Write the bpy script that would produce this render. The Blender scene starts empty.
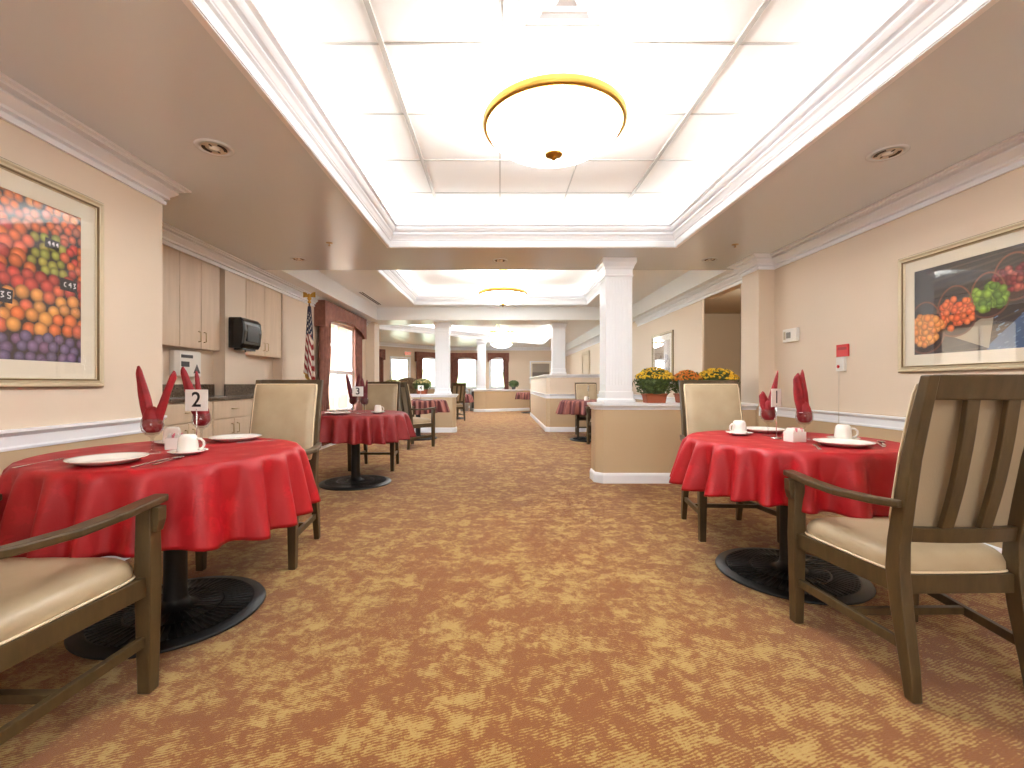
import bpy, math, random
from mathutils import Vector, Matrix
from mathutils.geometry import tessellate_polygon
PI = math.pi
rnd = random.Random(7)
S = bpy.context.scene
C = S.collection

# ------------------------------------------------------------------ helpers
def tag(o, label=None, cat=None, group=None, kind=None):
    if label: o['label'] = label
    if cat: o['category'] = cat
    if group: o['group'] = group
    if kind: o['kind'] = kind
    return o

class MB:
    def __init__(s): s.v = []; s.f = []; s.sm = []; s.col = None
    def add(s, vs, fs, smooth=False, M=None):
        b = len(s.v)
        for p in vs:
            p = Vector(p)
            s.v.append(M @ p if M else p)
        for f in fs:
            s.f.append([b + i for i in f]); s.sm.append(smooth)
        return s
    def box(s, x0, x1, y0, y1, z0, z1, M=None):
        vs = [(x, y, z) for x in (x0, x1) for y in (y0, y1) for z in (z0, z1)]
        return s.add(vs, [(0,1,3,2),(4,6,7,5),(0,4,5,1),(2,3,7,6),(0,2,6,4),(1,5,7,3)], False, M)
    def loft(s, rings, smooth=False, cap=True, closed=True, M=None):
        n = len(rings[0]); vs = [p for r in rings for p in r]; fs = []
        for i in range(len(rings) - 1):
            for j in range(n if closed else n - 1):
                k = (j + 1) % n
                fs.append((i*n+j, i*n+k, (i+1)*n+k, (i+1)*n+j))
        s.add(vs, fs, smooth, M)
        if cap:
            b = len(s.v) - len(vs)
            s.f.append([b + j for j in range(n)][::-1]); s.sm.append(False)
            s.f.append([b + (len(rings)-1)*n + j for j in range(n)]); s.sm.append(False)
        return s
    def lathe(s, prof, n=32, c=(0,0,0), M=None, smooth=True, wob=None):
        rings = []
        for r, z in prof:
            rr = max(r, 1e-5)
            rings.append([(c[0]+rr*math.cos(2*PI*i/n), c[1]+rr*math.sin(2*PI*i/n), c[2]+z) for i in range(n)])
        return s.loft(rings, smooth, False, True, M)
    def cyl(s, p0, p1, r0, r1=None, n=14, smooth=True):
        return s.tube([p0, p1], [r0, r0 if r1 is None else r1], n, smooth)
    def tube(s, pts, rad, n=10, smooth=True, cap=True):
        pts = [Vector(p) for p in pts]
        if not isinstance(rad, (list, tuple)): rad = [rad]*len(pts)
        rings = []; up = None
        for i, p in enumerate(pts):
            t = (pts[min(i+1, len(pts)-1)] - pts[max(i-1, 0)]).normalized()
            if up is None:
                up = Vector((0,0,1)) if abs(t.z) < .9 else Vector((1,0,0))
            a = t.cross(up)
            if a.length < 1e-6: a = t.cross(Vector((0,1,0)))
            a.normalize(); b = a.cross(t).normalized(); up = b
            rings.append([p + rad[i]*(math.cos(2*PI*j/n)*a + math.sin(2*PI*j/n)*b) for j in range(n)])
        return s.loft(rings, smooth, cap)
    def bar(s, secs, M=None):
        # rectangular sections: (x, y, z, wx, wy) stacked along z
        return s.loft([[(x-a/2,y-b/2,z),(x+a/2,y-b/2,z),(x+a/2,y+b/2,z),(x-a/2,y+b/2,z)] for x,y,z,a,b in secs], False, True, True, M)
    def beam(s, secs, w, h, M=None):
        # bar of width w (sideways) and height h through points, section upright
        pts = [Vector(p) for p in secs]; rings = []
        for i, p in enumerate(pts):
            t = pts[min(i+1, len(pts)-1)] - pts[max(i-1, 0)]
            a = Vector((t.y, -t.x, 0)).normalized(); ww = w[i] if isinstance(w, (list, tuple)) else w
            rings.append([p - a*ww/2 - Vector((0,0,h/2)), p + a*ww/2 - Vector((0,0,h/2)), p + a*ww/2 + Vector((0,0,h/2)), p - a*ww/2 + Vector((0,0,h/2))])
        return s.loft(rings, False, True, True, M)
    def prism(s, poly, z0, z1, M=None):
        return s.loft([[(x,y,z0) for x,y in poly], [(x,y,z1) for x,y in poly]], False, True, True, M)
    def flat(s, poly, holes, z, M=None):
        loops = [[Vector((x,y,0)) for x,y in poly]] + [[Vector((x,y,0)) for x,y in h] for h in holes]
        tri = tessellate_polygon(loops); vs = [(p.x,p.y,z) for l in loops for p in l]
        return s.add(vs, [tuple(t) for t in tri], False, M)
    def mesh(s, name):
        me = bpy.data.meshes.new(name)
        me.from_pydata([tuple(p) for p in s.v], [], s.f)
        me.polygons.foreach_set('use_smooth', s.sm)
        if s.col:
            at = me.color_attributes.new('Col', 'FLOAT_COLOR', 'POINT')
            for i, c in enumerate(s.col): at.data[i].color = (*c, 1)
        me.update(); return me
    def build(s, name, mat, parent=None, bevel=0, subsurf=0, **kw):
        me = s.mesh(name); me.materials.append(mat)
        o = bpy.data.objects.new(name, me); C.objects.link(o)
        if parent: o.parent = parent
        if bevel:
            m = o.modifiers.new('bevel', 'BEVEL'); m.width = bevel; m.segments = 2; m.limit_method = 'ANGLE'; m.angle_limit = .6
        if subsurf:
            m = o.modifiers.new('sub', 'SUBSURF'); m.levels = m.render_levels = subsurf
        if kw: tag(o, **kw)
        return o

def offset(path, d, closed):
    """offset plan polyline by d to its left, mitred"""
    n = len(path); out = []
    for i in range(n):
        p = Vector(path[i]); a = b = None
        if closed or i > 0: a = (p - Vector(path[i-1])).normalized()
        if closed or i < n-1: b = (Vector(path[(i+1) % n]) - p).normalized()
        if a is None: a = b
        if b is None: b = a
        na = Vector((-a.y, a.x)); nb = Vector((-b.y, b.x)); m = (na + nb)
        m = m / max(m.dot(m)/2, .15)
        out.append((p.x + m.x*d, p.y + m.y*d))
    return out
def sweep(mb, path, prof, closed=False, solid=True):
    """profile points (d to the left of the path, z)"""
    rings = [[] for _ in path]
    for d, z in prof:
        for i, q in enumerate(offset(path, d, closed)): rings[i].append((q[0], q[1], z))
    if closed: rings.append(rings[0])
    mb.loft(rings, False, solid and not closed, solid); return mb
def thing(name, label, cat, loc=(0,0,0), rz=0, group=None):
    o = bpy.data.objects.new(name, None); C.objects.link(o)
    o.location = loc; o.rotation_euler = (0,0,rz); o.empty_display_size = .1
    return tag(o, label, cat, group)
def copy_tree(o, parent=None):
    c = o.copy(); C.objects.link(c)
    if parent: c.parent = parent
    for ch in list(o.children): copy_tree(ch, c)
    return c
def place(proto, loc, rz, label, group=None, used=set()):
    o = proto if proto.name not in used else copy_tree(proto)
    used.add(proto.name)
    o.location = loc; o.rotation_euler = (0,0,rz); o['label'] = label
    if group: o['group'] = group
    return o
def struct(mb, name, mat, bevel=0): return mb.build(name, mat, bevel=bevel, kind='structure')

# ------------------------------------------------------------------ materials
def lin(r, g, b):
    f = lambda c: ((c/255+.055)/1.055)**2.4 if c/255 > .04045 else c/255/12.92
    return (f(r), f(g), f(b))
def mat(name, col=(.8,.8,.8), rough=.5, metal=0, **kw):
    m = bpy.data.materials.new(name); m.use_nodes = True
    nt = m.node_tree; b = nt.nodes['Principled BSDF']
    b.inputs['Base Color'].default_value = (*col, 1); b.inputs['Roughness'].default_value = rough; b.inputs['Metallic'].default_value = metal
    for k, v in kw.items():
        b.inputs[k.replace('_', ' ')].default_value = v
    return m
def N(m, t, **kw):
    n = m.node_tree.nodes.new(t)
    for k, v in kw.items():
        if hasattr(n, k): setattr(n, k, v)
        else: n.inputs[k].default_value = v
    return n
def L(m, a, b): m.node_tree.links.new(a, b)
def P(m): return m.node_tree.nodes['Principled BSDF']
def coords(m, scale=(1,1,1), rot=(0,0,0), kind='Object'):
    if kind == 'Position': g = N(m, 'ShaderNodeNewGeometry'); o = g.outputs['Position']
    else: g = N(m, 'ShaderNodeTexCoord'); o = g.outputs[kind]
    mp = N(m, 'ShaderNodeMapping'); mp.inputs['Scale'].default_value = scale; mp.inputs['Rotation'].default_value = rot
    L(m, o, mp.inputs['Vector']); return mp.outputs['Vector']
def ramp(m, src, stops):
    r = N(m, 'ShaderNodeValToRGB'); L(m, src, r.inputs[0]); e = r.color_ramp.elements
    while len(e) < len(stops): e.new(.5)
    for i, (p, c) in enumerate(stops): e[i].position = p; e[i].color = (*c, 1)
    return r.outputs['Color']
def noise(m, vec, scale, detail=2, rough=.5, dist=0):
    n = N(m, 'ShaderNodeTexNoise'); n.inputs['Scale'].default_value = scale; n.inputs['Detail'].default_value = detail
    n.inputs['Roughness'].default_value = rough; n.inputs['Distortion'].default_value = dist
    L(m, vec, n.inputs['Vector']); return n.outputs['Fac']
def math_(m, op, a, b=None):
    n = N(m, 'ShaderNodeMath'); n.operation = op
    for i, x in enumerate((a, b)):
        if x is None: continue
        if isinstance(x, (int, float)): n.inputs[i].default_value = x
        else: L(m, x, n.inputs[i])
    return n.outputs[0]
def bump(m, h, strength=.2, dist=.01):
    b = N(m, 'ShaderNodeBump'); b.inputs['Strength'].default_value = strength; b.inputs['Distance'].default_value = dist
    L(m, h, b.inputs['Height']); L(m, b.outputs[0], P(m).inputs['Normal'])
def vary(m, c0, c1, scale=8, detail=4, stretch=(1,1,1), bs=.0):
    f = noise(m, coords(m, stretch), scale, detail, .6)
    L(m, ramp(m, f, [(.35, c0), (.65, c1)]), P(m).inputs['Base Color'])
    if bs: bump(m, f, bs, .003)
    return m

# two-tone wall paint: cream above the chair rail, tan below it
UP, LOW = lin(221,203,182), lin(194,169,135)
def wall_mat(name, up, low, rough=.55, split=.84):
    m = mat(name, up, rough)
    g = N(m, 'ShaderNodeNewGeometry'); sp = N(m, 'ShaderNodeSeparateXYZ'); L(m, g.outputs['Position'], sp.inputs[0])
    k = math_(m, 'GREATER_THAN', sp.outputs['Z'], split)
    mx = N(m, 'ShaderNodeMix'); mx.data_type = 'RGBA'; L(m, k, mx.inputs['Factor'])
    mx.inputs['A'].default_value = (*low, 1); mx.inputs['B'].default_value = (*up, 1)
    L(m, mx.outputs['Result'], P(m).inputs['Base Color'])
    bump(m, noise(m, coords(m, kind='Position'), 180, 2), .04, .002)
    return m
M_wall = wall_mat('wall_paint', UP, LOW)
M_soffit = mat('soffit_paint', lin(226,234,240), .22)
bump(M_soffit, noise(M_soffit, coords(M_soffit, (1,.35,1), kind='Position'), 3.0, 3), .05, .02)
M_ceil2 = mat('upper_ceiling_paint', lin(234,236,236), .3)
M_trim = mat('white_trim', lin(242,244,248), .3)
M_tile = mat('ceiling_tile', lin(244,241,236), .85)
bump(M_tile, noise(M_tile, coords(M_tile, kind='Position'), 90, 3), .1, .003)
M_grid = mat('ceiling_grid', lin(186,181,174), .5)
M_gap = mat('dark_gap', lin(70,60,50), .8)

M_carpet = mat('patterned_carpet', rough=.95)
def carpet():
    m = M_carpet
    v = coords(m, kind='Position')
    # tile-wise quarter turns: blotches drawn in 61 cm carpet tiles
    vo = N(m, 'ShaderNodeTexVoronoi'); vo.inputs['Scale'].default_value = 5.2; vo.inputs['Randomness'].default_value = .75
    wob = N(m, 'ShaderNodeTexNoise'); wob.inputs['Scale'].default_value = 9; wob.inputs['Detail'].default_value = 3; L(m, v, wob.inputs['Vector'])
    vm = N(m, 'ShaderNodeVectorMath'); vm.operation = 'MULTIPLY_ADD'; L(m, wob.outputs['Color'], vm.inputs[0]); vm.inputs[1].default_value = (.22,.22,.22); L(m, v, vm.inputs[2])
    L(m, vm.outputs[0], vo.inputs['Vector'])
    big = noise(m, v, 17, 7, .75, .5)
    br = noise(m, coords(m, (26,120,1), (0,0,.35), 'Position'), 1, 4, .7, .8)
    br2 = noise(m, coords(m, (110,30,1), (0,0,-.2), 'Position'), 1, 3, .7, .5)
    s = math_(m, 'ADD', big, math_(m, 'MULTIPLY', math_(m, 'SUBTRACT', .42, vo.outputs['Distance']), .28))
    s = math_(m, 'ADD', s, math_(m, 'MULTIPLY', math_(m, 'SUBTRACT', br, .5), .42))
    s = math_(m, 'ADD', s, math_(m, 'MULTIPLY', math_(m, 'SUBTRACT', br2, .5), .22))
    hatch = N(m, 'ShaderNodeTexWave'); hatch.inputs['Scale'].default_value = 30; hatch.inputs['Distortion'].default_value = 4; hatch.inputs['Detail'].default_value = 2
    hatch.inputs['Detail Scale'].default_value = .8
    L(m, coords(m, (1,1,1), (0,0,1.2), 'Position'), hatch.inputs['Vector'])
    s = math_(m, 'ADD', s, math_(m, 'MULTIPLY', math_(m, 'SUBTRACT', hatch.outputs['Fac'], .5), .13))
    col = ramp(m, s, [(.45, lin(134,76,10)), (.51, lin(147,90,18)), (.535, lin(168,130,62)), (.66, lin(182,148,80))])
    pile = noise(m, v, 420, 2)
    mx = N(m, 'ShaderNodeMix'); mx.data_type = 'RGBA'; mx.blend_type = 'MULTIPLY'; mx.inputs['Factor'].default_value = .55
    L(m, col, mx.inputs['A']); L(m, ramp(m, pile, [(.3, (.55,.52,.5)), (.7, (1,1,1))]), mx.inputs['B'])
    L(m, mx.outputs['Result'], P(m).inputs['Base Color'])
    bump(m, pile, .6, .006)
    P(m).inputs['Sheen Weight'].default_value = .15
carpet()

M_wood = mat('taupe_stained_wood', rough=.38)
vary(M_wood, lin(66,51,29), lin(80,63,38), 5, 4, (6,6,1.2), .05)
M_fab = mat('cream_vinyl', rough=.42); vary(M_fab, lin(170,151,121), lin(178,160,130), 6, 3)
bump(M_fab, noise(M_fab, coords(M_fab), 260, 2), .08, .002)
M_fabback = mat('tan_weave_back', lin(160,140,112), .8)
bump(M_fabback, noise(M_fabback, coords(M_fabback, (1,1,.25)), 300, 2), .3, .003)
M_pipe = mat('pale_piping', lin(226,208,176), .5)
M_iron = mat('black_cast_iron', lin(26,25,25), .42, .3)
M_tabletop = mat('laminate_tabletop', lin(104,66,40), .4)
def cloth_mat(name, c0, c1, rough=.5):
    m = mat(name, rough=rough)
    v = coords(m)
    vo = N(m, 'ShaderNodeTexVoronoi'); vo.inputs['Scale'].default_value = 9; L(m, v, vo.inputs['Vector'])
    pet = noise(m, v, 16, 3, .6, 2.2)
    s = math_(m, 'MULTIPLY', math_(m, 'SUBTRACT', .75, vo.outputs['Distance']), pet)
    L(m, ramp(m, s, [(.2, c0), (.26, c1)]), P(m).inputs['Base Color'])
    L(m, math_(m, 'ADD', math_(m, 'MULTIPLY', s, -.5), .62), P(m).inputs['Roughness'])
    bump(m, noise(m, v, 14, 4, .6, 1.0), .25, .006)
    return m
M_red = cloth_mat('red_damask', lin(160,4,17), lin(175,8,24))
M_red3 = cloth_mat('brick_red_damask', lin(134,26,30), lin(146,34,36))
M_nap = mat('red_napkin', lin(186,14,30), .6); vary(M_nap, lin(126,4,16), lin(148,8,22), 30, 2)
M_napdk = mat('burgundy_napkin', lin(96,14,26), .65)
M_plaid = mat('burgundy_plaid', lin(120,60,54), .7)
def plaid():
    m = M_plaid; g = N(m, 'ShaderNodeTexCoord'); at = N(m, 'ShaderNodeSeparateXYZ'); L(m, g.outputs['Object'], at.inputs[0])
    a = math_(m, 'ARCTAN2', at.outputs['Y'], at.outputs['X'])
    st = math_(m, 'SINE', math_(m, 'MULTIPLY', a, 34))
    L(m, ramp(m, math_(m, 'ADD', math_(m, 'MULTIPLY', st, .5), .5), [(.3, lin(84,28,30)), (.7, lin(150,92,80))]), P(m).inputs['Base Color'])
plaid()
M_china = mat('white_china', lin(240,236,228), .18, Coat_Weight=.3)
M_steel = mat('cutlery_steel', (.62,.6,.58), .22, 1)
M_brass = mat('brass', lin(206,160,78), .3, 1)
M_brushed = mat('bronze_metal', lin(190,166,126), .4, .8)
M_card = mat('white_card', lin(240,238,232), .4)
M_ink = mat('black_ink', lin(14,14,16), .5)
M_lam = mat('pale_maple_laminate', rough=.45); vary(M_lam, lin(206,182,154), lin(216,192,165), 3, 4, (5,5,.6))
M_granite = mat('dark_granite', rough=.2)
def granite():
    m = M_granite; v = coords(m, kind='Position'); f = noise(m, v, 70, 4, .7)
    L(m, ramp(m, f, [(.38, lin(30,25,22)), (.5, lin(104,84,66)), (.58, lin(54,44,36)), (.68, lin(176,152,124))]), P(m).inputs['Base Color'])
granite()
M_blackp = mat('black_plastic', lin(18,18,19), .22)
M_grayp = mat('smoke_plastic', lin(70,70,70), .12)
M_whitep = mat('white_plastic', lin(232,228,220), .4)
M_darkp = mat('dark_slot', lin(60,56,54), .5)
M_redp = mat('red_sign', lin(196,30,30), .4)
M_curt = mat('rosewood_drape', rough=.75); vary(M_curt, lin(116,70,58), lin(142,92,76), 10, 4, (1,1,1), .2)
M_vframe = mat('champagne_frame', lin(208,194,164), .38, .2)
M_vframe2 = mat('bronze_frame_edge', lin(122,100,66), .4, .5)
M_matb = mat('cream_mat_board', lin(236,226,206), .8)
M_print = mat('print', rough=.45)
_a = N(M_print, 'ShaderNodeAttribute'); _a.attribute_name = 'Col'; L(M_print, _a.outputs['Color'], P(M_print).inputs['Base Color'])
M_attr = mat('dyed_cloth', rough=.7)
_a = N(M_attr, 'ShaderNodeAttribute'); _a.attribute_name = 'Col'; L(M_attr, _a.outputs['Color'], P(M_attr).inputs['Base Color'])
def thin_glass(name, tint=(1,1,1), rough=.0, ior=1.5):
    m = bpy.data.materials.new(name); m.use_nodes = True; nt = m.node_tree; nt.nodes.clear()
    o = nt.nodes.new('ShaderNodeOutputMaterial'); t = nt.nodes.new('ShaderNodeBsdfTransparent'); g = nt.nodes.new('ShaderNodeBsdfGlossy')
    lw = nt.nodes.new('ShaderNodeLayerWeight'); lw.inputs[0].default_value = .5; mx = nt.nodes.new('ShaderNodeMixShader')
    t.inputs[0].default_value = (*tint, 1); g.inputs['Roughness'].default_value = rough; pw = nt.nodes.new('ShaderNodeMath'); pw.operation = 'POWER'; pw.inputs[1].default_value = 5; nt.links.new(lw.outputs['Facing'], pw.inputs[0])
    ma = nt.nodes.new('ShaderNodeMath'); ma.operation = 'MULTIPLY_ADD'; ma.inputs[1].default_value = .9; ma.inputs[2].default_value = ((ior-1)/(ior+1))**2; nt.links.new(pw.outputs[0], ma.inputs[0])
    nt.links.new(ma.outputs[0], mx.inputs[0]); nt.links.new(t.outputs[0], mx.inputs[1]); nt.links.new(g.outputs[0], mx.inputs[2]); nt.links.new(mx.outputs[0], o.inputs[0])
    return m
M_glass = thin_glass('window_glass'); M_goblet = thin_glass('goblet_glass', (.93,.93,.93), .02, 1.55)
M_bowl = mat('lit_alabaster_bowl', lin(255,246,228), .4, Emission_Color=(.93,.965,1,1), Emission_Strength=20.0)
M_terra = mat('terracotta_pot', lin(158,82,50), .8)
M_leaf = mat('mum_leaf', rough=.6); vary(M_leaf, lin(44,62,26), lin(86,104,44), 20, 2)
M_yel = mat('yellow_petal', rough=.6); vary(M_yel, lin(214,164,24), lin(244,206,56), 25, 2)
M_org = mat('orange_petal', rough=.6); vary(M_org, lin(196,98,28), lin(226,146,50), 25, 2)
M_pale = mat('pale_petal', rough=.6); vary(M_pale, lin(176,160,96), lin(206,194,140), 25, 2)
M_bin = mat('grey_bin', lin(186,190,194), .4)
M_exit = mat('exit_sign', lin(240,90,80), .4, Emission_Color=(1,.25,.2,1), Emission_Strength=.8)
M_grass = mat('lawn', rough=.9); vary(M_grass, lin(176,186,150), lin(196,200,176), 2, 4)
M_hedge = mat('hedge_leaf', lin(170,184,140), .9)
M_rustfab = mat('patterned_upholstery', rough=.8); vary(M_rustfab, lin(88,62,48), lin(150,124,92), 34, 3)
M_can = mat('can_reflector', lin(215,200,180), .4, .3)

# ------------------------------------------------------------------ room
H1, H2, HS = 2.44, 2.71, 2.44
XL, XR, XK = -2.30, 2.94, -2.95
struct(MB().box(-6.8, 5.2, -3.7, 20.6, -.12, 0), 'floor', M_carpet)

def wall(name, x0, x1, y0, y1, z0=0, z1=3.25): return struct(MB().box(x0, x1, y0, y1, z0, z1), name, M_wall)
wall('wall_back', -2.45, 3.09, -3.65, -3.5)
wall('wall_left', -2.45, XL, -3.5, 2.98)
wall('wall_left_return', -3.5, XL, 2.98, 3.1)
wall('wall_left_kitchen', -3.65, -3.08, 3.1, 6.17)
struct(MB().box(-3.08, XK, 3.1, 6.17, 2.34, 3.0), 'wall_left_header', M_wall)
struct(MB().box(-3.08, XK, 4.88, 5.28, .951, 2.34), 'wall_left_partition', M_wall)
# window wall with its opening
WY0, WY1, WZ0, WZ1 = 7.55, 9.25, .55, 2.2
mb = MB().box(-3.5, XK, 6.17, 6.4, 0, 3.0).box(-3.1, XK, 6.4, WY0, 0, 3.0).box(-3.1, XK, WY1, 10.4, 0, 3.0).box(-3.1, XK, WY0, WY1, 0, WZ0).box(-3.1, XK, WY0, WY1, WZ1, 3.0)
struct(mb, 'wall_left_window', M_wall)
struct(MB().box(XK, -2.76, 10.0, 10.4, 0, 2.44), 'wall_left_pilaster', M_wall)
wall('wall_left_far', -6.7, -3.1, 10.3, 10.4)
wall('wall_left_outer', -6.7, -6.55, 10.4, 16.05)
# right side
wall('wall_right', XR, 3.09, -3.5, 5.55)
struct(MB().box(XR, 3.09, 5.55, 6.62, 2.31, 3.0), 'wall_right_header', M_wall)
struct(MB().box(XR, 2.97, 6.62, 9.0, 0, 3.0).box(XR, 3.09, 9.0, 20.4, 0, 3.0), 'wall_right_far', M_wall)
struct(MB().box(2.77, XR, 4.87, 5.2, 0, H1), 'wall_right_pilaster', M_wall)
M_hall = mat('hall_paint', lin(190,172,146), .6)
struct(MB().box(4.7, 4.8, 4.9, 9.0, 0, 2.5).box(3.09, 4.7, 4.8, 4.9, 0, 2.5).box(3.09, 4.7, 8.9, 9.0, 0, 2.5), 'wall_right_hall', M_hall)
struct(MB().box(3.09, 4.8, 4.8, 9.0, 2.45, 2.5), 'ceiling_hall', M_hall)

# far angled window wall and far wall, openings cut as boxes along a line
def wall_line(name, a, b, t, opens, zt=3.0):
    a = Vector(a); b = Vector(b); d = (b-a); Ln = d.length; ang = math.atan2(d.y, d.x)
    M = Matrix.Translation((a.x, a.y, 0)) @ Matrix.Rotation(ang, 4, 'Z')
    mb = MB(); x = 0
    for (o0, o1, z0, z1) in opens:
        mb.box(x, o0, 0, t, 0, zt, M); mb.box(o0, o1, 0, t, z1, zt, M)
        if z0 > 0: mb.box(o0, o1, 0, t, 0, z0, M)
        x = o1
    mb.box(x, Ln, 0, t, 0, zt, M)
    struct(mb, name, M_wall); return M
PA, PB = (-6.6, 15.9), (-2.4, 20.3)
# window bays (o0,o1) measured along the wall
FW = [(1.5, 2.72, .9, 2.2), (3.25, 4.10, 0, 2.12), (4.52, 5.52, .9, 2.2)]
MF = wall_line('wall_far_angled', PA, PB, .15, FW)
BW = [(.35, 1.35, .9, 2.2), (1.98, 2.66, .9, 2.2)]
MBk = wall_line('wall_far', PB, (3.09, 20.3), .15, BW)

# ceilings -------------------------------------------------------------
def rect(x0, x1, y0, y1): return [(x0,y0),(x1,y0),(x1,y1),(x0,y1)]
T0 = rect(-1.10, 1.743, -2.9, -.35); T1 = rect(-1.10, 1.743, .89, 4.53); T2 = rect(-1.76, 1.79, 6.0, 9.37)
T3 = [(-3.7,11.2),(1.79,11.2),(1.79,18.7),(1.5,18.7),(-3.7,13.4)]
c1 = MB().flat(rect(-3.6, 3.09, -3.6, 5.45), [T0, T1], H1)
c1.box(-2.62, 2.73, 5.45, 5.452, H1, H2)
c1o = struct(c1, 'ceiling', M_soffit)
c2 = MB().flat(rect(-2.62, 2.73, 5.45, 9.7), [T2], H2)
struct(c2, 'ceiling_middle', M_ceil2)
st = MB()
for (a, b) in ((-3.6, -2.62), (2.73, 3.09)): st.box(a, b, 5.45, 9.7, HS, H2+.02)
st.box(2.73, 3.09, 10.5, 20.35, HS, H2+.02)
struct(st, 'ceiling_side_soffit', M_ceil2)
struct(MB().box(-6.6, 3.09, 9.7, 10.5, 2.44, 2.78), 'ceiling_beam', M_ceil2)
struct(MB().flat(rect(-6.8, 2.9, 10.5, 20.5), [T3], H2), 'ceiling_far', M_ceil2)

LIPH = .21
def tray(idx, poly, zl, zc, tiles):
    # moulding: stepped crown from the soffit edge up to the lip
    pr = [(-.03,0),(0,0),(0,.006),(.005,.006),(.005,.058),(-.002,.062),(-.002,.068),(.014,.072),(.014,.08),(.02,.084),(.032,.106),(.046,.118),(.046,.126),(.038,.130),(.038,.138),(.058,.142),(.066,.150),(.076,.166),(.076,.174),(.070,.178),(.070,.184),(.094,.188),(.094,.202),(.088,.21),(-.03,.21)]
    mb = MB(); sweep(mb, poly, [(d, zl+z-.004) for d, z in pr], True)
    struct(mb, 'trim_%d' % idx, M_trim)
    mb = MB(); sweep(mb, poly, [(-.02, zl+.2), (-.54, zl+.2), (-.54, zc)], True, False)
    struct(mb, 'ceiling_cove', M_tile)
    out = offset(poly, -.55, True)
    struct(MB().flat(out, [], zc), 'ceiling_tray', M_tile)
    if tiles:
        xs0, ys0 = tiles; x0 = min(p[0] for p in out); x1 = max(p[0] for p in out); y0 = min(p[1] for p in out); y1 = max(p[1] for p in out)
        g = MB(); k = math.ceil((x0-xs0)/.61)
        while xs0 + k*.61 < x1:
            x = xs0+k*.61; w = .013 if k in (-1, 2) else .006
            g.box(x-w, x+w, y0, y1, zc-(.010 if k in (-1, 2) else .004), zc+.004); k += 1
        k = math.ceil((y0-ys0)/.61)
        while ys0 + k*.61 < y1:
            y = ys0+k*.61; g.box(x0, x1, y-.006, y+.006, zc-.005, zc+.004); k += 1
        struct(g, 'trim_grid_%d' % idx, M_grid)
def cove_light(p, q, z, power, col=(.86,.94,1)):
    p = Vector(p); q = Vector(q); d = q-p
    l = bpy.data.lights.new('cove_light', 'AREA'); l.shape = 'RECTANGLE'; l.size = d.length-.1; l.size_y = .14; l.energy = power*d.length; l.color = col
    o = bpy.data.objects.new('cove_light', l); C.objects.link(o)
    m = (p+q)/2; ang = math.atan2(d.y, d.x)
    o.matrix_world = Matrix.Translation((m.x, m.y, z)) @ Matrix.Rotation(ang, 4, 'Z') @ Matrix.Rotation(PI, 4, 'X')
COVE = 5.6
def cove(poly, z, power):
    o = offset(poly, -.17, True)
    for i in range(len(o)):
        if (Vector(o[i])-Vector(o[(i+1)%len(o)])).length > .6: cove_light(o[i], o[(i+1)%len(o)], z, power)
tray(1, T1, H1, 2.83, (0, 1.734)); cove(T1, H1+.23, COVE)
tray(2, T0, H1, 2.83, None); cove(T0, H1+.23, COVE*.8)  # unseen tray behind the viewpoint, cove lights added there as fill
tray(3, T2, H2, 3.05, None); cove(T2, H2+.23, COVE*1.0)
tray(4, T3, H2, 3.05, None); cove(T3, H2+.23, COVE*4)

# crowns, rails, baseboards ----------------------------------------------
CR = [(0,-.14),(.016,-.14),(.016,-.118),(.004,-.114),(.004,-.104),(.030,-.100),(.030,-.084),(.050,-.066),(.066,-.050),(.066,-.040),(.050,-.036),(.050,-.030),(.092,-.026),(.092,-.014),(.118,-.012),(.118,0),(0,0)]
def crown(name, path, z): struct(sweep(MB(), path, [(d, z+h-.001) for d, h in CR]), name, M_trim)
RL = [(0,-.10),(.008,-.10),(.010,-.088),(.006,-.08),(.006,-.034),(.014,-.028),(.026,-.018),(.032,-.014),(.032,0),(0,0)]
def rail(name, path, z): struct(sweep(MB(), path, [(d, z+h) for d, h in RL]), name, M_trim)
BB = [(0,0),(.016,0),(.016,.085),(.011,.1),(.006,.108),(0,.112)]
def base(name, path): struct(sweep(MB(), path, [(d, z) for d, z in BB]), name, M_trim)
# interior lies to the left of every path
crown('trim_5', [(-3.5,3.1),(XL,3.1),(XL,-3.5)], H1)
crown('trim_6', [(XK,10.0),(XK,3.1)], HS)
crown('trim_7', [(XR,-3.5),(XR,4.87),(2.77,4.87),(2.77,5.2),(XR,5.2),(XR,9.7)], H1)
crown('trim_8', [(XR,10.5),(XR,20.3)], HS)
crown('trim_9', [(2.73,20.3),PB,PA,(-6.55,10.5)], H2)
rail('trim_10', [(XL,3.1),(XL,-3.5)], .862)
rail('trim_11', [(XR,-3.5),(XR,4.87),(2.77,4.87)], .835)
rail('trim_12', [(XR,6.62),(XR,20.3)], .85)
rail('trim_13', [(XK,10.0),(XK,9.4)], .85)
base('baseboard_left', [(-2.95,3.1),(XL,3.1),(XL,-3.5)])
base('baseboard_right', [(XR,-3.5),(XR,4.87)])
base('baseboard_far', [(XR,6.62),(XR,20.3),PB])
base('baseboard_kitchen', [(-2.76,10.4),(-2.76,10.0),(XK,10.0),(XK,6.17)])

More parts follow.
